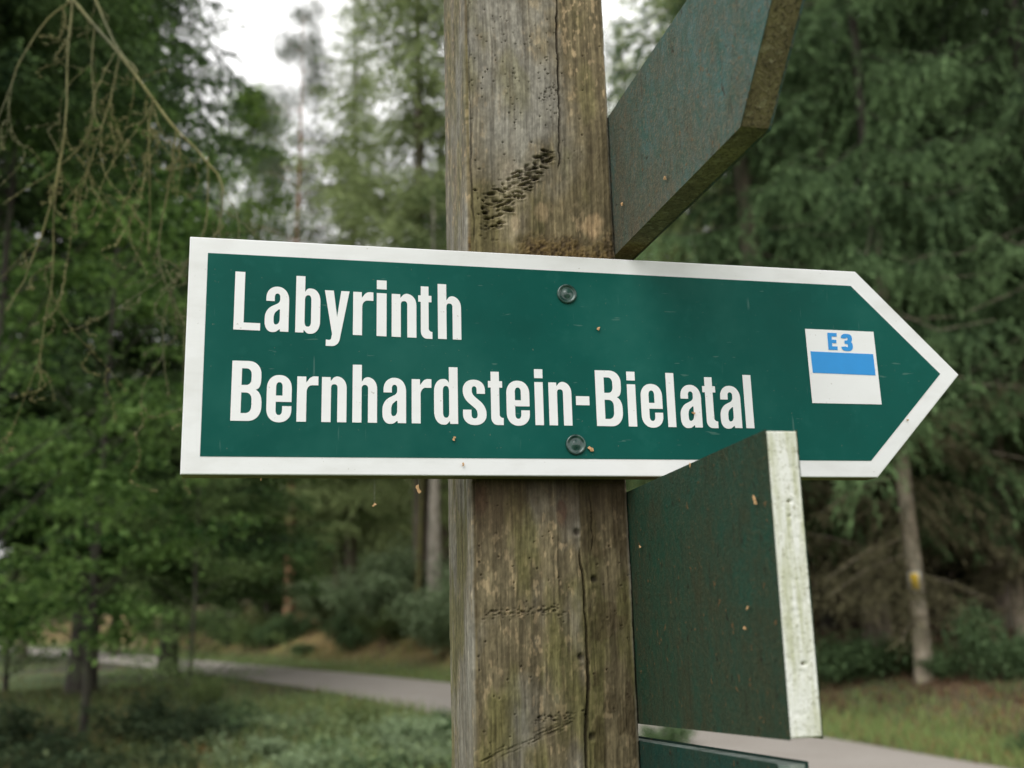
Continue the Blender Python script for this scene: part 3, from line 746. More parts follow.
def spruce(h, zb, rmax, seed, dens=1.0, c_old=(.028, .05, .03), c_new=(.075, .11, .055), droop=.35, curtain=.6, dead_from=None, shape=.75, leaf=(.11, .03), gap=1.0, dead_c=((.05, .045, .026), (.19, .175, .095))):
    """crown mesh of a spruce standing at the origin; trunk mesh with short dead limbs"""
    r = np.random.default_rng(seed); S0, SD, SL, SC = [], [], [], []
    limb = []
    z = zb
    while z < h-.4:
        f = (z-zb)/(h-zb); n = r.integers(5, 8)
        for k in range(n):
            az = r.uniform(0, 2*np.pi); Lb = max(.35, rmax*(1-f)**shape*r.uniform(.7, 1.12)); zz_ = z+r.uniform(-.2, .2)
            a = np.array([math.cos(az), math.sin(az), 0]); sd = np.array([-a[1], a[0], 0]); bt = r.uniform(-.2, .25)
            m_ = max(4, int(Lb/.2)); t_ = (np.arange(m_)+.5)/m_
            dr_ = droop*(1.1-f)*r.uniform(.6, 1.3)
            P = a[None]*(Lb*t_)[:, None]; P[:, 2] = zz_ + Lb*(-dr_*t_ + .45*dr_*t_**3) + .12*Lb*f*t_
            limb.append(np.vstack([[0, 0, zz_], P[m_//2], P[-1]]))
            for sgn in (-1, 1):
                lt = np.clip(.48*Lb*(1-.75*t_), .18, .95)*r.uniform(.6, 1.15, m_)
                dv = a[None]*r.uniform(.25, .7, m_)[:, None] + sgn*sd[None]*r.uniform(.5, 1, m_)[:, None]; dv[:, 2] -= r.uniform(.1, 1.1, m_)*curtain
                S0.append(P); SD.append(unit(dv)); SL.append(lt); SC.append(np.full(m_, bt))
            S0.append(P[-1:]); SD.append(unit((a+np.array([0, 0, -.2]))[None])); SL.append(np.array([.5])); SC.append(np.array([bt]))
        z += gap*r.uniform(.28, .46)*(1+.25*(1-f))
    # leader
    S0.append(np.array([[0, 0, h-.5]])); SD.append(np.array([[0, 0, 1.]])); SL.append(np.array([.7])); SC.append(np.array([0.]))
    S0 = np.vstack(S0); SD = np.vstack(SD); SL = np.concatenate(SL); SC = np.concatenate(SC)
    per = np.maximum(3, (SL*24*dens).astype(int)); ii = np.repeat(np.arange(len(SL)), per); n = len(ii)
    s = r.random(n); q = s*SL[ii]
    C = S0[ii]+SD[ii]*q[:, None]; C[:, 2] -= .28*curtain*q**2
    C += r.normal(0, .022, (n, 3))
    dv = unit(SD[ii] + r.normal(0, .42, (n, 3)) + np.array([0, 0, -.25])); sv = unit(np.cross(dv, r.normal(0, 1, (n, 3))))
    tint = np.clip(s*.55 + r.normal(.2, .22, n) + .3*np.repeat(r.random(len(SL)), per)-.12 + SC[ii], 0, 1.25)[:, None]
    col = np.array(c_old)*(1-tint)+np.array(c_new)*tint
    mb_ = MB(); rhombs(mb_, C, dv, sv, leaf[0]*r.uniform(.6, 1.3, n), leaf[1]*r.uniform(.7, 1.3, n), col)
    if dead_from is not None:                                # bare lower branches with thin grey-olive twigs
        zlo, zhi, dl, cnt = dead_from; dS, dD, dL = [], [], []
        for k in range(cnt):
            az = r.uniform(0, 2*np.pi); zz_ = r.uniform(zlo, zhi); Lb = dl*r.uniform(.5, 1.1)
            a = np.array([math.cos(az), math.sin(az), 0]); sd = np.array([-a[1], a[0], 0]); m_ = max(4, int(Lb/.12)); t_ = (np.arange(m_)+.5)/m_
            P = a[None]*(Lb*t_)[:, None]; P[:, 2] = zz_-Lb*.3*t_**1.5
            if k % 4 == 0: limb.append(np.vstack([[0, 0, zz_], P[m_//2], P[-1]]))
            for sgn in (-1, 1):
                dv = a[None]*r.uniform(.3, .9, m_)[:, None]+sgn*sd[None]*r.uniform(.4, 1, m_)[:, None]; dv[:, 2] -= r.uniform(.1, .9, m_)
                dS.append(P); dD.append(unit(dv)); dL.append(np.clip(.5*Lb*(1-.6*t_), .2, .8)*r.uniform(.5, 1.1, m_))
        dS, dD, dL = np.vstack(dS), np.vstack(dD), np.concatenate(dL)
        ii = np.repeat(np.arange(len(dL)), np.maximum(2, (dL*24).astype(int))); n = len(ii); q = r.random(n)*dL[ii]
        C = dS[ii]+dD[ii]*q[:, None]; C[:, 2] -= .3*q**2
        dv = unit(dD[ii]+r.normal(0, .3, (n, 3))); sv = unit(np.cross(dv, r.normal(0, 1, (n, 3))))
        k = r.random(n)[:, None]; col = np.array(dead_c[0])*(1-k)+np.array(dead_c[1])*k
        rhombs(mb_, C, dv, sv, .16*r.uniform(.6, 1.4, n), .016, col)
    return mb_, limb

def trunk(h, r0, limb=(), seed=0, lean=0.0, lr=.018, flare=.35):
    r = np.random.default_rng(seed); z = np.concatenate([[-.3, 0, .15, .5], np.linspace(1.2, h, 14)])
    P = np.c_[lean*z*.02+np.cumsum(r.normal(0, .012, len(z))), np.cumsum(r.normal(0, .012, len(z))), z]
    P[:3, :2] = 0
    R = r0*(1-.93*np.clip(z/h, 0, 1)**.9); R[:3] *= 1+np.array([flare, flare*.8, flare*.4])
    mb_ = MB(); mb_.tube(P, R, 14)
    for q in limb:
        d = np.linalg.norm(q[-1]-q[0]); mb_.tube(q, [lr*min(1.4, d/2), lr*.7*min(1.4, d/2), .004], 5, cap=False)
    return mb_

def broadleaf(h, zb, rmax, seed, nspray=260, leaf=.09, per=55, cols=((.03, .06, .018), (.085, .15, .04)), spread=.62, flat=.16, top=1.0):
    """layered leafy crown: limbs ending in flattened sprays"""
    r = np.random.default_rng(seed); limb = []; cen = []
    nl_ = int(nspray/5)
    for k in range(nl_):
        f = (k+r.random())/nl_; z = zb + (h-zb)*f**1.05; az = r.uniform(0, 2*np.pi)
        Lb = rmax*(math.sin(math.pi*min(1, .22+.78*f))**.6 if top == 1 else (1-f)**.55)*r.uniform(.6, 1.1)+.3
        a = np.array([math.cos(az), math.sin(az), .0]); e = np.array([0, 0, z])+a*Lb+np.array([0, 0, Lb*r.uniform(-.12, .3)])
        st = np.array([0, 0, max(.4, z-Lb*.45)]); mid_ = (st+e)/2+np.array([0, 0, .12*Lb])
        limb.append(np.vstack([st, mid_, e]))
        for q in range(5):
            w = r.uniform(.3, 1.08); p = st+(e-st)*w + np.array([0, 0, .3*Lb*w*(1-w)])+r.normal(0, .22, 3)*np.array([1, 1, .5])*min(1, Lb)
            cen.append(p)
    cen = np.array(cen); ii = np.repeat(np.arange(len(cen)), per); n = len(ii)
    rad = r.uniform(.5, 1.2, len(cen))*spread
    off = r.normal(0, .5, (n, 3))*rad[ii][:, None]; off[:, 2] = r.normal(0, flat, n)*rad[ii] - .25*(off[:, 0]**2+off[:, 1]**2)
    C = cen[ii]+off
    nrm = unit(np.c_[r.normal(0, .45, n), r.normal(0, .45, n), np.ones(n)]); dv = unit(np.cross(nrm, r.normal(0, 1, (n, 3)))); dv[:, 2] -= .25; dv = unit(dv); sv = unit(np.cross(nrm, dv))
    tint = np.clip(r.normal(.4, .22, n)+.5*(np.repeat(r.random(len(cen)), per)-.5), 0, 1)[:, None]
    col = np.array(cols[0])*(1-tint)+np.array(cols[1])*tint
    mb_ = MB(); rhombs(mb_, C, dv, sv, leaf*r.uniform(.7, 1.3, n), leaf*.62*r.uniform(.7, 1.2, n), col)
    return mb_, limb

def at(px, d): return (d*(px-512)/1025.0, d)

# -- crown stock (shared meshes)
def stock_spruce(name, h, zb, r, seed, r0, bark=M_BARK, **kw):
    mb_, limb = spruce(h, zb, r, seed, **kw)
    tr_ = trunk(h, r0, limb, seed, lr=.009)
    return mb_.mesh(name+'_crown', [M_NEEDLE]), tr_.mesh(name+'_trunk', [bark], True)
ST = {}
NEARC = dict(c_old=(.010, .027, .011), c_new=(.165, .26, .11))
PALEC = dict(c_old=(.12, .165, .06), c_new=(.40, .48, .21))  # veil of haze put into the needle colour as a paler green
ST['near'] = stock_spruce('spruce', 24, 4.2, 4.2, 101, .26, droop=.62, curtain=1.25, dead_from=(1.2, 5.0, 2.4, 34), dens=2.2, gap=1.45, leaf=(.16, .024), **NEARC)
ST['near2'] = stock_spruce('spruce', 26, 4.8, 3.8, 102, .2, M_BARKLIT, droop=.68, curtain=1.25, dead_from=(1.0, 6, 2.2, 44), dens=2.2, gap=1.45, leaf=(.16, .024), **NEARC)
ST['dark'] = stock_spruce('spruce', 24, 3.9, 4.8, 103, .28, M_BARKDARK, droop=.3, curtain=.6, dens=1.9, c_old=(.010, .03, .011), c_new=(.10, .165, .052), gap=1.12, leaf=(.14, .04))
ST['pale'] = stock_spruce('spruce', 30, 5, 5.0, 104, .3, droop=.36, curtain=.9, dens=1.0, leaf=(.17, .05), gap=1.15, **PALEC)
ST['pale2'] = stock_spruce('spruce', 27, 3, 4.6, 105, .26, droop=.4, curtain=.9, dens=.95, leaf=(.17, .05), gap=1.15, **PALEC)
ST['deep'] = stock_spruce('spruce', 25, 2.6, 3.8, 107, .2, M_BARKDARK, droop=.5, curtain=.9, dead_from=(.8, 4, 2.2, 30), dens=.9, leaf=(.2, .06), c_old=(.006, .01, .006), c_new=(.028, .045, .022), dead_c=((.012, .011, .008), (.04, .036, .022)))  # shade inside the stand is put into near-black needle and twig colours
ST['far'] = stock_spruce('spruce', 24, 1.5, 3.6, 106, .22, droop=.3, curtain=.7, dens=.22, c_old=(.04, .065, .038), c_new=(.09, .125, .07), leaf=(.3, .1))

def tree(name, stock, px, d, sc, rz, label, cat='tree', group=None, dx=0):
    x, y = at(px, d); x += dx
    root = empty(name, (x, y, gz(x, y)), rz); root.scale = (sc[0], sc[0], sc[1])
    tag(root, label, cat, group)
    put('crown', ST[stock][0], root); put('trunk', ST[stock][1], root)
    return root

# right-hand spruces
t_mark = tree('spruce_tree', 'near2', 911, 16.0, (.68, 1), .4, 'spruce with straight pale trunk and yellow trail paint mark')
m, t, b = new_mat('yellow_paint'); b.inputs['Base Color'].default_value = (.75, .5, .03, 1); b.inputs['Roughness'].default_value = .7
mw, t, b = new_mat('white_mark_paint'); b.inputs['Base Color'].default_value = (.5, .49, .45, 1)
# paint mark on the trunk, on the side facing the road
mb = MB(); zc = (CAM + ray(911, 582)*15.8)[2] - t_mark.location.z
rt = .2*(1-.93*(zc/26)**.9)+.014
for wz, hw, rr, mi in ((.15, .15, rt, 1), (.125, .085, rt+.006, 0)):
    th = np.linspace(-hw/rt, hw/rt, 9) - math.pi/2 - .4 - .36
    V = [(rr*math.cos(a), rr*math.sin(a), zc+k*wz) for k in (-1, 1) for a in th]
    mb.add(V, [(i, i+1, 10+i, 9+i) for i in range(8)], mi)
mb.build('trail_mark', [m, mw], t_mark)
tree('spruce_tree', 'near2', 1013, 17.6, (.62, .9), 2.2, 'slim young spruce with thin bare stem near the right edge')
tree('spruce_tree', 'near', 772, 17.5, (1.0, 1), 1.1, 'broad drooping spruce directly behind the tilted overhead board')
tree('spruce_tree', 'near', 868, 19.5, (1.0, 1.1), 2.9, 'dense drooping spruce right of the overhead board, darker below')
tree('spruce_tree', 'near', 992, 20.5, (1.05, 1.05), 4.0, 'tall drooping spruce filling the upper right corner')
tree('spruce_tree', 'near2', 1090, 16.0, (1.0, 1), 5.2, 'drooping spruce partly cut by the right picture edge')
tree('spruce_tree', 'pale2', 716, 27.0, (1.0, 1), .7, 'lighter spruce behind the broad drooping one')
deep = 'spruces deep in the dark stand'
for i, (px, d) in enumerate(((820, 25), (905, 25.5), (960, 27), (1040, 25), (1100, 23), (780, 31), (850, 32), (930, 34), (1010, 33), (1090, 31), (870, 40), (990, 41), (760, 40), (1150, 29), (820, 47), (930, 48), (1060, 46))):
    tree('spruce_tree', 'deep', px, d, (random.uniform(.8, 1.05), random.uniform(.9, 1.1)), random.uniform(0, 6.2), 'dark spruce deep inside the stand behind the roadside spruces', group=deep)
# centre and left
tree('spruce_tree', 'pale', 418, 38, (1.3, 1.25), 2.0, 'tall pale green spruce just left of the wooden post')
tree('spruce_tree', 'pale2', 346, 44, (1.1, 1.12), 4.4, 'hazy grey-green spruce between the pine and the pale spruce')
tree('spruce_tree', 'pale', 520, 38, (1.0, 1.05), 1.0, 'pale spruce hidden mostly behind the wooden post')
tree('spruce_tree', 'pale2', 648, 38, (.9, .92), 3.2, 'light spruce with sky around it right of the post top')
tree('spruce_tree', 'dark', 80, 22.5, (1.15, .98), 1.3, 'dark spruce with sloping edge against the sky at upper left')
tree('spruce_tree', 'dark', -40, 19, (1, 1.1), 3.3, 'dark spruce at the left picture edge behind the leafy saplings')
tree('spruce_tree', 'dark', 165, 30, (1.1, .66), 5.0, 'shorter dark spruce below the sky gap at left')
for i, (px, d) in enumerate(((330, 62), (250, 66), (440, 58), (560, 60), (620, 56), (180, 62), (110, 52), (20, 48), (690, 55), (390, 75), (490, 72), (290, 84))):
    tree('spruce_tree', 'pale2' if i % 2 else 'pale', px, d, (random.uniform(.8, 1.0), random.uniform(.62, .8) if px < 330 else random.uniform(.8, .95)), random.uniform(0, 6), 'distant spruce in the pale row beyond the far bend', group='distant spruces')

# pine with reddish stem
def pine():
    r = np.random.default_rng(9); h = 29.0; limb = []; C0 = []
    for k in range(84):
        z = h*(.46+.54*r.random()**.9); az = r.uniform(0, 6.28); Lb = (2.3*(1-(z/h-.46)/.6)+.9)*r.uniform(.6, 1.1)
        a = np.array([math.cos(az), math.sin(az), 0]); e = np.array([0, 0, z])+a*Lb+np.array([0, 0, r.uniform(-.1, .4)*Lb])
        limb.append(np.vstack([[0, 0, z-.2], (np.array([0, 0, z])+e)/2, e]))
        for q in range(6): C0.append(np.array([0, 0, z])+(e-np.array([0, 0, z]))*r.uniform(.35, 1.05)+r.normal(0, .22, 3))
    C0 = np.array(C0); ii = np.repeat(np.arange(len(C0)), 46); n = len(ii); C = C0[ii]+r.normal(0, .2, (n, 3))
    dv = unit(r.normal(0, 1, (n, 3))+np.array([0, 0, .5])); sv = unit(np.cross(dv, r.normal(0, 1, (n, 3)))); k = r.random(n)[:, None]
    mb_ = MB(); rhombs(mb_, C, dv, sv, .19, .03, np.array([.06, .085, .055])*(1-k)+np.array([.13, .16, .10])*k)
    for k in range(22):
        z = h*r.uniform(.2, .58); az = r.uniform(0, 6.28); limb.append(np.array([[0, 0, z], [math.cos(az)*.5, math.sin(az)*.5, z-.1], [math.cos(az)*1.3, math.sin(az)*1.3, z-.4]]))
    return mb_, trunk(h, .24, limb, 9, lr=.022)
c_, t_ = pine(); ST['pine'] = (c_.mesh('pine_crown', [M_NEEDLE]), t_.mesh('pine_trunk', [M_PINEBARK], True))
tree('pine_tree', 'pine', 283, 43, (1, 1), 0, 'thin pine with reddish stem standing in the sky gap')

# bare leaning stem and pale trunk under the board
c_, limb = broadleaf(15, 6, 2.6, 31, 150, .12, 40, ((.04, .07, .03), (.10, .14, .06)))
ST['beech'] = (c_.mesh('beech_crown', [M_LEAF]), trunk(15, .27, limb, 31).mesh('beech_trunk', [bark_mat('pale_bark', (.26, .225, .18), (.38, .34, .28), (.48, .43, .36))], True))
tree('beech_tree', 'beech', 428, 33, (1, 1), 1, 'smooth pale trunk standing in bushes below the main board')
ST['stem'] = (ST['beech'][0], trunk(13, .13, limb[:14], 32, lean=-5.5).mesh('stem_trunk', [M_TWIG], True))
tree('beech_tree', 'stem', 411, 35, (.9, .9), 2, 'thin leaning stem beside the smooth pale trunk')
# broad-leaved trees
c_, limb = broadleaf(23, 3, 6.4, 33, 950, .19, 60, ((.06, .11, .024), (.25, .36, .09)), spread=1.15, flat=.22, top=0)
ST['lime'] = (c_.mesh('lime_crown', [M_LEAF]), trunk(22, .3, limb, 33).mesh('lime_trunk', [M_BARKDARK], True))
tree('broadleaf_tree', 'lime', 228, 47, (.95, 1.2), .5, 'round green broadleaf tree below the sky gap left of the pine')
c_, limb = broadleaf(13, 2.1, 3.0, 34, 190, .17, 80, ((.03, .08, .02), (.33, .52, .15)), spread=.85, flat=.085)
ST['maple'] = (c_.mesh('maple_crown', [M_LEAF]), trunk(13, .1, limb, 34, lr=.014).mesh('maple_trunk', [M_BARKDARK], True))
tree('maple_tree', 'maple', 84, 13.2, (.56, .8), .2, 'leafy maple with layered bright sprays and thin dark trunk')
tree('maple_tree', 'maple', -30, 10.5, (.68, .85), 2.6, 'leafy maple cut by the left picture edge')
c_, limb = broadleaf(8, .5, 2.3, 35, 250, .085, 60, ((.09, .14, .05), (.32, .44, .17)), spread=.62, flat=.22, top=0)
ST['hazel'] = (c_.mesh('hazel_crown', [M_LEAF]), trunk(8, .07, limb, 35, lr=.01).mesh('hazel_trunk', [M_BARKDARK], True))
tree('hazel_tree', 'hazel', 186, 19, (.72, .72), 1.9, 'bushy olive green sapling on the near roadside left of the main board')
tree('hazel_tree', 'hazel', 262, 46, (1.9, 1.2), 4.1, 'bushy sapling beyond the road under the left half of the main board')
tree('hazel_tree', 'hazel', 335, 45, (1.9, 1.0), .8, 'darker sapling beyond the road, left of the leaning stem')
tree('hazel_tree', 'hazel', 5, 24, (.9, .9), 3.0, 'bushy sapling behind the leafy maples at far left')
# broad dark trunk at the left edge carrying the drooping bare twigs
x, y = -2.75, 3.9
lt_ = empty('larch_tree', (x, y, gz(x, y))); tag(lt_, 'larch whose bare lichen-covered twigs droop in at upper left', 'tree')
trunk(14, .2, [], 44).build('trunk', [M_BARKDARK], lt_, True)
r_ = np.random.default_rng(77)
def P3(px, py, d): return CAM + ray(px, py)*d - np.array(lt_.location)
def twig_path(pts, d0, d1):
    n = len(pts); return np.array([P3(px, py, d0+(d1-d0)*i/(n-1)) for i, (px, py) in enumerate(pts)])
def refine(P, k=2):
    for _ in range(k):
        Q = [P[0]]
        for a, b in zip(P[:-1], P[1:]): Q += [a*.75+b*.25, a*.25+b*.75]
        Q.append(P[-1]); P = np.array(Q)
    return P
mb = MB()
def twig(P, r0, r1, kids=0, gen=0):
    r0 *= .8; r1 *= .8; P = refine(np.array(P)); P = P + np.cumsum(r_.normal(0, .0016, P.shape), axis=0)*np.linspace(0, 1, len(P))[:, None]
    mb.tube(P, np.linspace(r0, r1, len(P)), 5)
    for i in range(kids):
        w = r_.uniform(.12, .97); p = P[int(w*(len(P)-1))]; ln = r_.uniform(.08, .34)*(1 if gen == 0 else .4)
        d = np.array([r_.normal(0, .35), r_.normal(0, .3), -1.0]); d /= np.linalg.norm(d)
        q1 = p+d*ln*.35+r_.normal(0, .014, 3); q2 = p+d*ln*.7+np.array([r_.normal(0, .025), 0, 0]); q3 = p+d*ln+r_.normal(0, .03, 3)
        twig([p, q1, q2, q3], max(.0009, r1*.7), .0005, 2 if gen == 0 else 0, gen+1)
    nb = len(P)*2                                            # buds and short spurs
    for i in range(nb):
        p = P[r_.integers(1, len(P))]; d = r_.normal(0, 1, 3); d /= np.linalg.norm(d)
        mb.tube([p, p+d*.006], [.0012, .0006], 4)
attach = np.array([.05, 0, 3.9])
A0 = P3(60, -40, 2.3)
twig([attach, attach+(A0-attach)*.4+np.array([0, 0, .12]), A0, P3(73, 0, 2.25)], .012, .006)
twig(twig_path([(73, 0), (97, 28), (120, 53), (153, 97), (177, 128), (208, 157), (226, 177), (224, 198), (216, 232)], 2.25, 2.05), .0055, .0018, 6)
twig(twig_path([(92, -10), (104, 20), (120, 53), (140, 72)], 2.3, 2.2), .004, .0025, 3)
twig(twig_path([(73, 0), (66, 60), (66, 128), (53, 195), (27, 266), (4, 310)], 2.25, 2.1), .0035, .0013, 4)
twig(twig_path([(66, 128), (52, 210), (54, 270), (41, 330), (33, 375)], 2.2, 2.1), .002, .001, 4)
twig(twig_path([(208, 157), (208, 210), (204, 236), (190, 260), (175, 285), (160, 330), (165, 400)], 2.1, 2.05), .0022, .001, 3)
twig(twig_path([(153, 97), (147, 130), (146, 190), (138, 250)], 2.15, 2.1), .0022, .001, 5)
twig(twig_path([(177, 128), (168, 190), (160, 230), (158, 265), (175, 300), (188, 330), (185, 380)], 2.1, 2.05), .0022, .001, 4)
twig(twig_path([(73, 0), (45, 20), (20, 60), (10, 85), (-8, 140)], 2.3, 2.2), .003, .0012, 3)
twig(twig_path([(95, 25), (90, 70), (95, 110), (80, 150), (40, 180), (-5, 205)], 2.3, 2.2), .0022, .001, 3)
twig(twig_path([(120, 53), (112, 90), (100, 130), (85, 175), (60, 205)], 2.2, 2.15), .002, .001, 4)
mb.build('branch', [M_TWIG], lt_, True)
# near dark trunk at the left edge
x, y = at(-75, 9.0); rt2 = empty('spruce_tree', (x, y, gz(x, y))); tag(rt2, 'dark trunk cut by the lower left picture edge', 'tree')
trunk(16, .19, [], 45).build('trunk', [M_BARKDARK], rt2, True); c2 = put('crown', ST['dark'][0], rt2); c2.scale = (.5, .5, .6); c2.location.z = 4.5

# far forest as one mass beyond everything
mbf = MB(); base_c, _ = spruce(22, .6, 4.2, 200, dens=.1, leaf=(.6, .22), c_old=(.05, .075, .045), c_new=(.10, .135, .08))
BV = np.concatenate(base_c.v); BC = np.concatenate(base_c.c)
for px in range(-260, 1300, 46):
    for rr in (95, 120):
        d = rr + random.uniform(-9, 9); x, y = at(px+random.uniform(-18, 18), d); s = random.uniform(.6, .8)
        if px > 640: s *= 1.25
        a = random.uniform(0, 6.28); ca, sa = math.cos(a), math.sin(a)
        V = BV*s; V = np.c_[V[:, 0]*ca-V[:, 1]*sa, V[:, 0]*sa+V[:, 1]*ca, V[:, 2]]+np.array([x, y, gz(x, y)])
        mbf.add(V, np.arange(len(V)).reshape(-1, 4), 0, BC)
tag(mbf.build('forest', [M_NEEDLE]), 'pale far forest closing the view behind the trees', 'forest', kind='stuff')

# ------------------------------------------------------------------ shrubs and plants
def bush_mesh(name, w, h, seed, n, leaf, cols, stems=14):
    r = np.random.default_rng(seed); mb_ = MB(); C, Dv = [], []
    for k in range(stems):
        az = r.uniform(0, 6.28); rr = w*r.uniform(.15, 1); e = np.array([math.cos(az)*rr, math.sin(az)*rr, h*r.uniform(.55, 1.05)*(1-.35*(rr/w)**2)])
        s0 = np.array([math.cos(az), math.sin(az), 0])*rr*.25; P = np.array([s0+(e-s0)*t_+np.array([0, 0, .3*h*t_*(1-t_)]) for t_ in np.linspace(0, 1, 7)])
        mb_.tube(P, np.linspace(.012, .003, 7), 5, 1)
        m_ = n//stems; w_ = r.uniform(.15, 1.03, m_); pos = s0+(e-s0)*w_[:, None]; pos[:, 2] += .3*h*w_*(1-w_); pos += r.normal(0, 1, (m_, 3))*np.array([.2, .2, .14])*w*.55
        C.append(pos)
    C = np.vstack(C); C[:, 2] = np.abs(C[:, 2])+.02; n = len(C)
    nrm = unit(np.c_[r.normal(0, .6, n), r.normal(0, .6, n), np.ones(n)]); dv = unit(np.cross(nrm, r.normal(0, 1, (n, 3)))); dv[:, 2] -= .2; sv = unit(np.cross(nrm, dv))
    k = np.clip(r.normal(.45, .25, n), 0, 1)[:, None]; rhombs(mb_, C, unit(dv), sv, leaf*r.uniform(.6, 1.4, n), leaf*.6, np.array(cols[0])*(1-k)+np.array(cols[1])*k)
    return mb_
M_STEM = col_mat('green_stem', (.07, .075, .035), .7)
BM = {
 'elder': bush_mesh('elder', 1.1, 1.5, 51, 3600, .11, ((.12, .175, .085), (.40, .50, .29))).mesh('elder', [M_LEAF, M_STEM]),
 'bramble': bush_mesh('bramble', 1.0, .7, 52, 2600, .09, ((.065, .11, .05), (.19, .29, .13))).mesh('bramble', [M_LEAF, M_STEM]),
 'olive': bush_mesh('olive', .9, .9, 53, 3000, .075, ((.07, .10, .035), (.19, .25, .09))).mesh('olive', [M_LEAF, M_STEM]),
 'rust': bush_mesh('rust', .5, .5, 54, 1200, .08, ((.12, .06, .02), (.34, .17, .05))).mesh('rust', [M_LEAF, M_STEM]),
 'darkb': bush_mesh('darkb', 1.0, .9, 55, 3000, .08, ((.03, .05, .026), (.085, .125, .06))).mesh('darkb', [M_LEAF, M_STEM]),
}
def plant(name, kind, px, d, s, label, cat='bush', group=None):
    x, y = at(px, d); o = bpy.data.objects.new(name, BM[kind]); COL.objects.link(o)
    o.location = (x, y, gz(x, y)-.02); o.rotation_euler = (0, 0, random.uniform(0, 6.28)); o.scale = (s[0], s[0], s[1])
    return tag(o, label, cat, group)
plant('elder_bush', 'elder', 362, 37, (1.5, 1.7), 'blue-green bush on the bank beyond the road, tallest of its clump')
plant('elder_bush', 'elder', 425, 31.5, (1.3, 1.4), 'blue-green bush at the foot of the smooth pale trunk')
plant('elder_bush', 'elder', 455, 31.5, (1.3, 1.6), 'blue-green bush half hidden by the post beside the pale trunk')
plant('elder_bush', 'elder', 325, 41, (1.7, 1.4), 'greyish bush on the bank left of the tallest bush')
plant('elder_bush', 'elder', 395, 38, (1.8, 1.8), 'dark green bush behind the blue-green bushes')
plant('bramble_bush', 'bramble', 270, 42, (1.3, 1.2), 'low bramble bush on the bank under the left end of the board')
plant('bramble_bush', 'bramble', 300, 38, (.8, .6), 'small bramble tuft on the dry orange bank')
plant('elder_bush', 'bramble', 974, 15.2, (.6, 1.5), 'bluish leafy shrub at the dark wood edge right of the marked trunk')
plant('elder_bush', 'bramble', 1008, 15.0, (.5, .9), 'low bluish shrub right beside the leafy one at the wood edge')
plant('bramble_bush', 'bramble', 934, 15.8, (.5, .6), 'low bramble at the foot of the marked trunk')
plant('bramble_bush', 'bramble', 868, 16.8, (.9, .9), 'low bramble left of the marked trunk')
plant('bramble_bush', 'bramble', 828, 17.2, (.9, 1.0), 'bramble beside the white board end at the wood edge')
plant('bramble_bush', 'olive', 893, 16.6, (.7, .7), 'olive bush just left of the marked trunk foot')
plant('bramble_bush', 'bramble', 1012, 11.0, (.35, .45), 'small grey-green plant on the right verge by the road')
plant('olive_bush', 'olive', 196, 17.5, (.6, .8), 'olive bush at the foot of the bushy sapling by the road')
plant('olive_bush', 'darkb', 135, 13.2, (1.0, .8), 'dark bush right of the thin maple trunk')
plant('olive_bush', 'darkb', 35, 11.5, (1.0, .8), 'dark bush left of the thin maple trunk')
plant('olive_bush', 'darkb', 190, 12.0, (.8, .7), 'dark bush below the olive bush')
plant('olive_bush', 'darkb', 85, 10.6, (1.0, .55), 'dark bush in front of the maple trunk at lower left')
plant('olive_bush', 'darkb', 5, 9.4, (1.0, .6), 'dark bush in the lower left corner')
plant('olive_bush', 'darkb', 150, 10.2, (.7, .5), 'low dark bush near the lower edge, left of the rusty plants')
plant('rusty_plant', 'rust', 206, 10.9, (.36, .6), 'small plant with orange-brown autumn leaves at lower left', 'plant')
plant('rusty_plant', 'rust', 196, 10.0, (.3, .45), 'smaller rusty plant below the other orange-brown one', 'plant')
plant('bramble_bush', 'olive', 258, 11.8, (.7, .45), 'olive weed clump between rusty plants and the post')
plant('bramble_bush', 'bramble', 335, 11.0, (.7, .5), 'pale green bramble clump near the lower edge')
plant('bramble_bush', 'elder', 405, 10.4, (.7, .3), 'grey-green weed clump beside the post foot area')
plant('bramble_bush', 'elder', 445, 11.0, (.7, .32), 'grey-green weeds half behind the left side of the post')
plant('bramble_bush', 'bramble', 650, 12.4, (.5, .45), 'pale weeds at the road edge seen below the short board')

for i, (px, d) in enumerate(((228, 47), (246, 43), (268, 47.5), (290, 42), (312, 44), (338, 40), (205, 52), (180, 55), (150, 58), (345, 36), (386, 34.5), (440, 30))):
    plant('bank_bush', ('bramble', 'olive', 'elder')[i % 3], px, d, (random.uniform(1.1, 1.8), random.uniform(1.1, 1.9)), 'loose bush in the row along the bank beyond the road', 'bush', 'bushes along the bank beyond the road')
for i, (px, d) in enumerate(((222, 12.6), (243, 10.4), (275, 9.6), (300, 12.8), (318, 9.4), (352, 12.2), (372, 9.6), (395, 12.9), (428, 9.4), (438, 12.7), (285, 14.2), (360, 14.6), (232, 14.8), (412, 11.2))):
    plant('weed_clump', ('bramble', 'elder', 'olive')[i % 3], px, d, (random.uniform(.35, .6), random.uniform(.4, .8)*(1 if i % 3 == 0 else .6)), 'low leafy weed clump in the grass between the road and the lower edge', 'weed', 'weed clumps in the near grass')
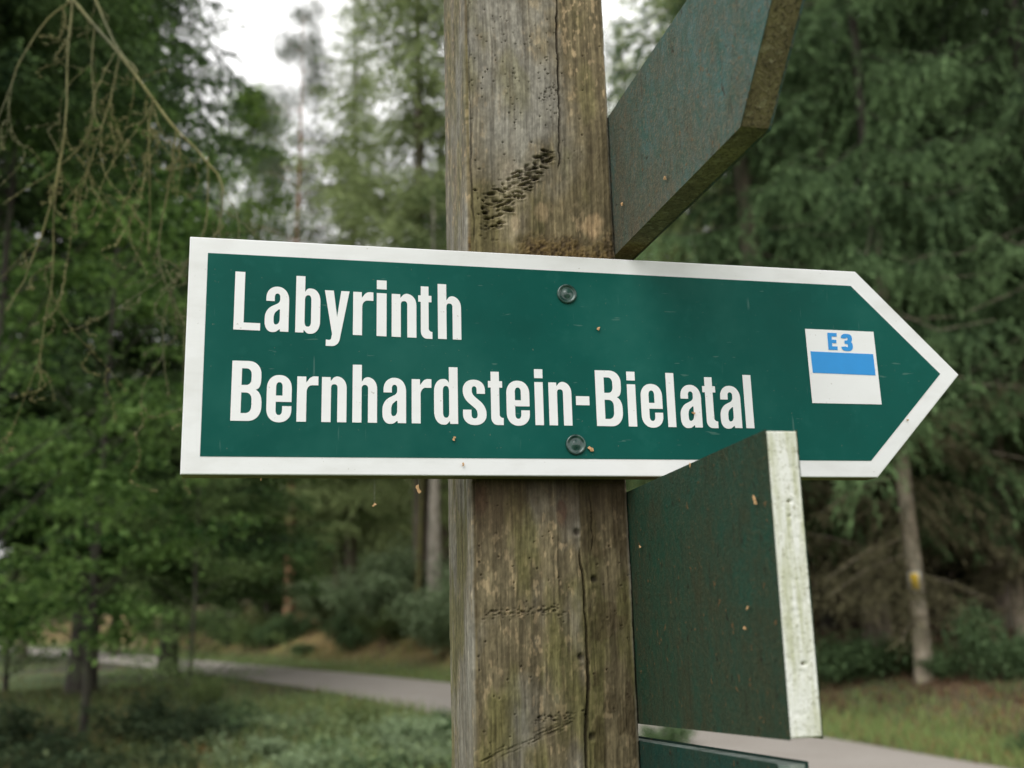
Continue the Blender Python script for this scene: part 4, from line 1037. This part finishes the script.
# ------------------------------------------------------------------ grass
def blades(pts, hts, cols, wd, seed):
    r = np.random.default_rng(seed); n = len(pts); az = r.uniform(0, 6.28, n); a = np.c_[np.cos(az), np.sin(az), np.zeros(n)]; ln = np.c_[r.normal(0, .35, (n, 2)), np.ones(n)]
    P = pts; T = P+ln*hts[:, None]; M_ = P+ln*hts[:, None]*.5+np.array([0, 0, .08])*hts[:, None]
    V = np.stack([P-a*wd[:, None], P+a*wd[:, None], M_+a*wd[:, None]*.8, T, M_-a*wd[:, None]*.8], 1).reshape(-1, 3)
    return V, np.arange(5*n).reshape(n, 5), np.repeat(cols, 5, axis=0)
def scatter(n, seed, cond, dmin=6, dmax=40, pxr=(-80, 1100)):
    r = np.random.default_rng(seed); d = dmin*(dmax/dmin)**r.random(n); px = r.uniform(*pxr, n); x = d*(px-512)/1025; s = road_s(x, d); k = cond(s, x, d, r)
    x, d, s = x[k], d[k], s[k]; return np.c_[x, d, ground_z(x, d)-.01], s, r
g_hi = np.array([.38, .46, .15]); g_lo = np.array([.13, .18, .06]); st_ = np.array([.34, .25, .12]); gg = np.array([.38, .44, .22])
mb = MB()
P, s, r = scatter(90000, 61, lambda s, x, d, r: (s < -1.62+.25*r.normal(size=len(s))) & (r.random(len(s)) < sstep(.36, .55, fbm(x*.6, d*.6, 99))*.8+.25), 6, 30)
k = r.random(len(P))[:, None]; q = fbm(P[:, 0]*.5, P[:, 1]*.5, 12)[:, None]
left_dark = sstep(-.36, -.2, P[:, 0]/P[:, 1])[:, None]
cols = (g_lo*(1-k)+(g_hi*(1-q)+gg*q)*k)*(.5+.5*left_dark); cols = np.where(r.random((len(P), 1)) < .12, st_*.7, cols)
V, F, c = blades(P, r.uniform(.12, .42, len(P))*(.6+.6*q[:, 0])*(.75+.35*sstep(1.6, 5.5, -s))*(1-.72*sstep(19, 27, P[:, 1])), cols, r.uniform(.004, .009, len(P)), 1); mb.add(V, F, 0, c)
P, s, r = scatter(120000, 62, lambda s, x, d, r: (s > 1.5+.12*np.abs(r.normal(size=len(s)))) & (s < 3.6+.8*r.normal(size=len(s))), 8, 60)
k = r.random(len(P))[:, None]; cols = g_lo*1.1*(1-k)+np.array([.30, .37, .13])*k; cols = np.where(r.random((len(P), 1)) < .2, st_*.8, cols)
V, F, c = blades(P, r.uniform(.05, .2, len(P)), cols, r.uniform(.005, .01, len(P)), 2); mb.add(V, F, 0, c)
P, s, r = scatter(110000, 63, lambda s, x, d, r: (s > 3.0) & (s < 9.5) & (r.random(len(s)) < .2+.8*sstep(.38, .55, fbm(x*.7, d*.7, 13))), 11, 60)
k = r.random(len(P))[:, None]; q = np.clip(sstep(.4, .6, fbm(P[:, 0]*.45, P[:, 1]*.45, 14)) + .75*sstep(-1, 4, P[:, 0]), 0, 1)[:, None]
cols = (np.array([.46, .39, .20])*k+np.array([.26, .2, .09])*(1-k))*(1-q)+(g_hi*k+st_*.7*(1-k))*q
rt_ = sstep(-1, 3, P[:, 0]); mixn = sstep(.42, .6, fbm(P[:, 0]*1.3, P[:, 1]*1.3, 16))[:, None]
cols = np.where(rt_[:, None] > .5, (np.array([.16, .10, .06])*k+np.array([.10, .07, .045])*(1-k))*(1-mixn)+(np.array([.17, .24, .10])*k+np.array([.09, .11, .05])*(1-k))*mixn, cols)
V, F, c = blades(P, r.uniform(.1, .45, len(P))*(1-.62*rt_), cols, r.uniform(.006, .012, len(P)), 3); mb.add(V, F, 0, c)
tag(mb.build('grass', [M_GRASS]), 'green and straw coloured grass along the road and bank', 'grass', kind='stuff')
# weeds and fallen leaves among the grass
mb = MB()
P, s, r = scatter(42000, 64, lambda s, x, d, r: (s < -1.75) & (r.random(len(s)) < sstep(.4, .55, fbm(x*.8, d*.8, 15))+.1), 6.5, 24)
n = len(P); P[:, 2] += r.random(n)**.7*.38*(.55+.6*sstep(1.6, 5, -s))*(1-.7*sstep(17, 24, P[:, 1])); nrm = unit(np.c_[r.normal(0, .5, (n, 2)), np.ones(n)]); dv = unit(np.cross(nrm, r.normal(0, 1, (n, 3)))); sv = np.cross(nrm, dv)
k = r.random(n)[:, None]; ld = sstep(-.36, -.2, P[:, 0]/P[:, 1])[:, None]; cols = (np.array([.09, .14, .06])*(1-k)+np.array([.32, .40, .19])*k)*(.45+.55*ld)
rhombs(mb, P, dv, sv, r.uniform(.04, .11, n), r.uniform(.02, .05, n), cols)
P, s, r = scatter(16000, 65, lambda s, x, d, r: (np.abs(s) > 1.7), 7, 45); n = len(P); P[:, 2] += .03
nrm = unit(np.c_[r.normal(0, .4, (n, 2)), np.ones(n)]); dv = unit(np.cross(nrm, r.normal(0, 1, (n, 3)))); k = r.random(n)[:, None]
rhombs(mb, P, dv, np.cross(nrm, dv), .07, .045, np.array([.2, .1, .04])*(1-k)+np.array([.34, .2, .08])*k)
tag(mb.build('undergrowth', [M_LEAF]), 'low weeds and fallen brown leaves between the grass', 'undergrowth', kind='stuff')

# ------------------------------------------------------------------ dried flakes on boards and threads
M_FLAKE = col_mat('dry_flake', (.5, .3, .14), .7); M_SILK = col_mat('spider_silk', (.6, .6, .58), .4)
rf = np.random.default_rng(3)
def flake(pw, nrm, size, label, thread=None, az=0.0):
    o = empty('dried_flake', pw); tag(o, label, 'flake', 'dried plant flakes caught on the signpost')
    mb_ = MB(); nrm = np.asarray(nrm, float); a = unit(np.cross(nrm, np.array([.3, .2, 1.]))); b_ = np.cross(nrm, a); n = 9; size = size*rf.uniform(.7, 1.25)
    th = np.arange(n)/n*6.283; rr = size*rf.uniform(.45, 1.1, n)*(1+rf.uniform(.2, .6)*np.cos(2*(th-az-rf.uniform(0, 3))))
    ringv = a*(rr*np.cos(th))[:, None]+b_*(rr*np.sin(th))[:, None]+nrm*(rf.uniform(.0002, .0014, n))[:, None]
    V = np.vstack([ringv+nrm*.0007, ringv, nrm*.0017, nrm*-.0001])
    Fc = [(i, (i+1) % n, 2*n) for i in range(n)]+[(n+(i+1) % n, n+i, 2*n+1) for i in range(n)]+[(i, n+i, n+(i+1) % n, (i+1) % n) for i in range(n)]
    mb_.add(V, Fc); mb_.build('scale', [M_FLAKE], o)
    if thread is not None:
        q = MB(); q.tube([[0, 0, 0], [.0005, .0005, thread*.5], [0, 0, thread]], .00004, 4); q.build('thread', [M_SILK], o)
def W3(p): return p[0]*sx+p[1]*sy+np.array([0, 0, p[2]])
for (px, py, sz, lb) in ((598, 329, .003, 'tan flake on the green board below right of the upper screw'), (454, 438.5, .0026, 'tan flake under the second line of lettering'), (591, 449.5, .0029, 'tan flake touching the lower screw'),
                          (693, 413, .0022, 'tiny brown flake on a letter near the end of the second line'), (907, 420, .002, 'rusty flake on the white border near the arrow tip'), (463, 465, .0018, 'tiny speck on the lower white border')):
    flake(W3(hit(px, py, 'y', Y_SIGN-.0009)), -sy, sz, lb, az=rf.uniform(0, 3))
for (px, py, sz, lb) in ((691, 465, .0026, 'brown flake near the top edge of the short board'), (756, 500, .0026, 'rusty flake by the white end of the short board'), (749, 608, .0016, 'orange speck right of centre on the short board'), (746, 628, .0014, 'orange speck below the other one on the short board'),
                          (641, 547, .003, 'pale seed stuck on the short board beside the post'), (666, 178, .0026, 'brown flake on the faded board near its lower edge'), (623, 204, .0026, 'pale seed on the faded board beside the post')):
    flake(W3(hit(px, py, 'x', XR-.0005)), -sx, sz, lb, az=rf.uniform(0, 3))
zb_s = outer[0][1]
for (px, py, sz, lb) in ((418, 489, .0028, 'orange flake hanging on a thread below the board, beside the post'), (374, 505, .0026, 'yellowish flake hanging on a thread below the board'), (261, 479.5, .002, 'rusty flake at the lower board edge near its left end')):
    p = W3(hit(px, py, 'y', Y_SIGN+.008)); flake(p, -sy, sz, lb, thread=max(.003, zb_s-p[2]+.001))
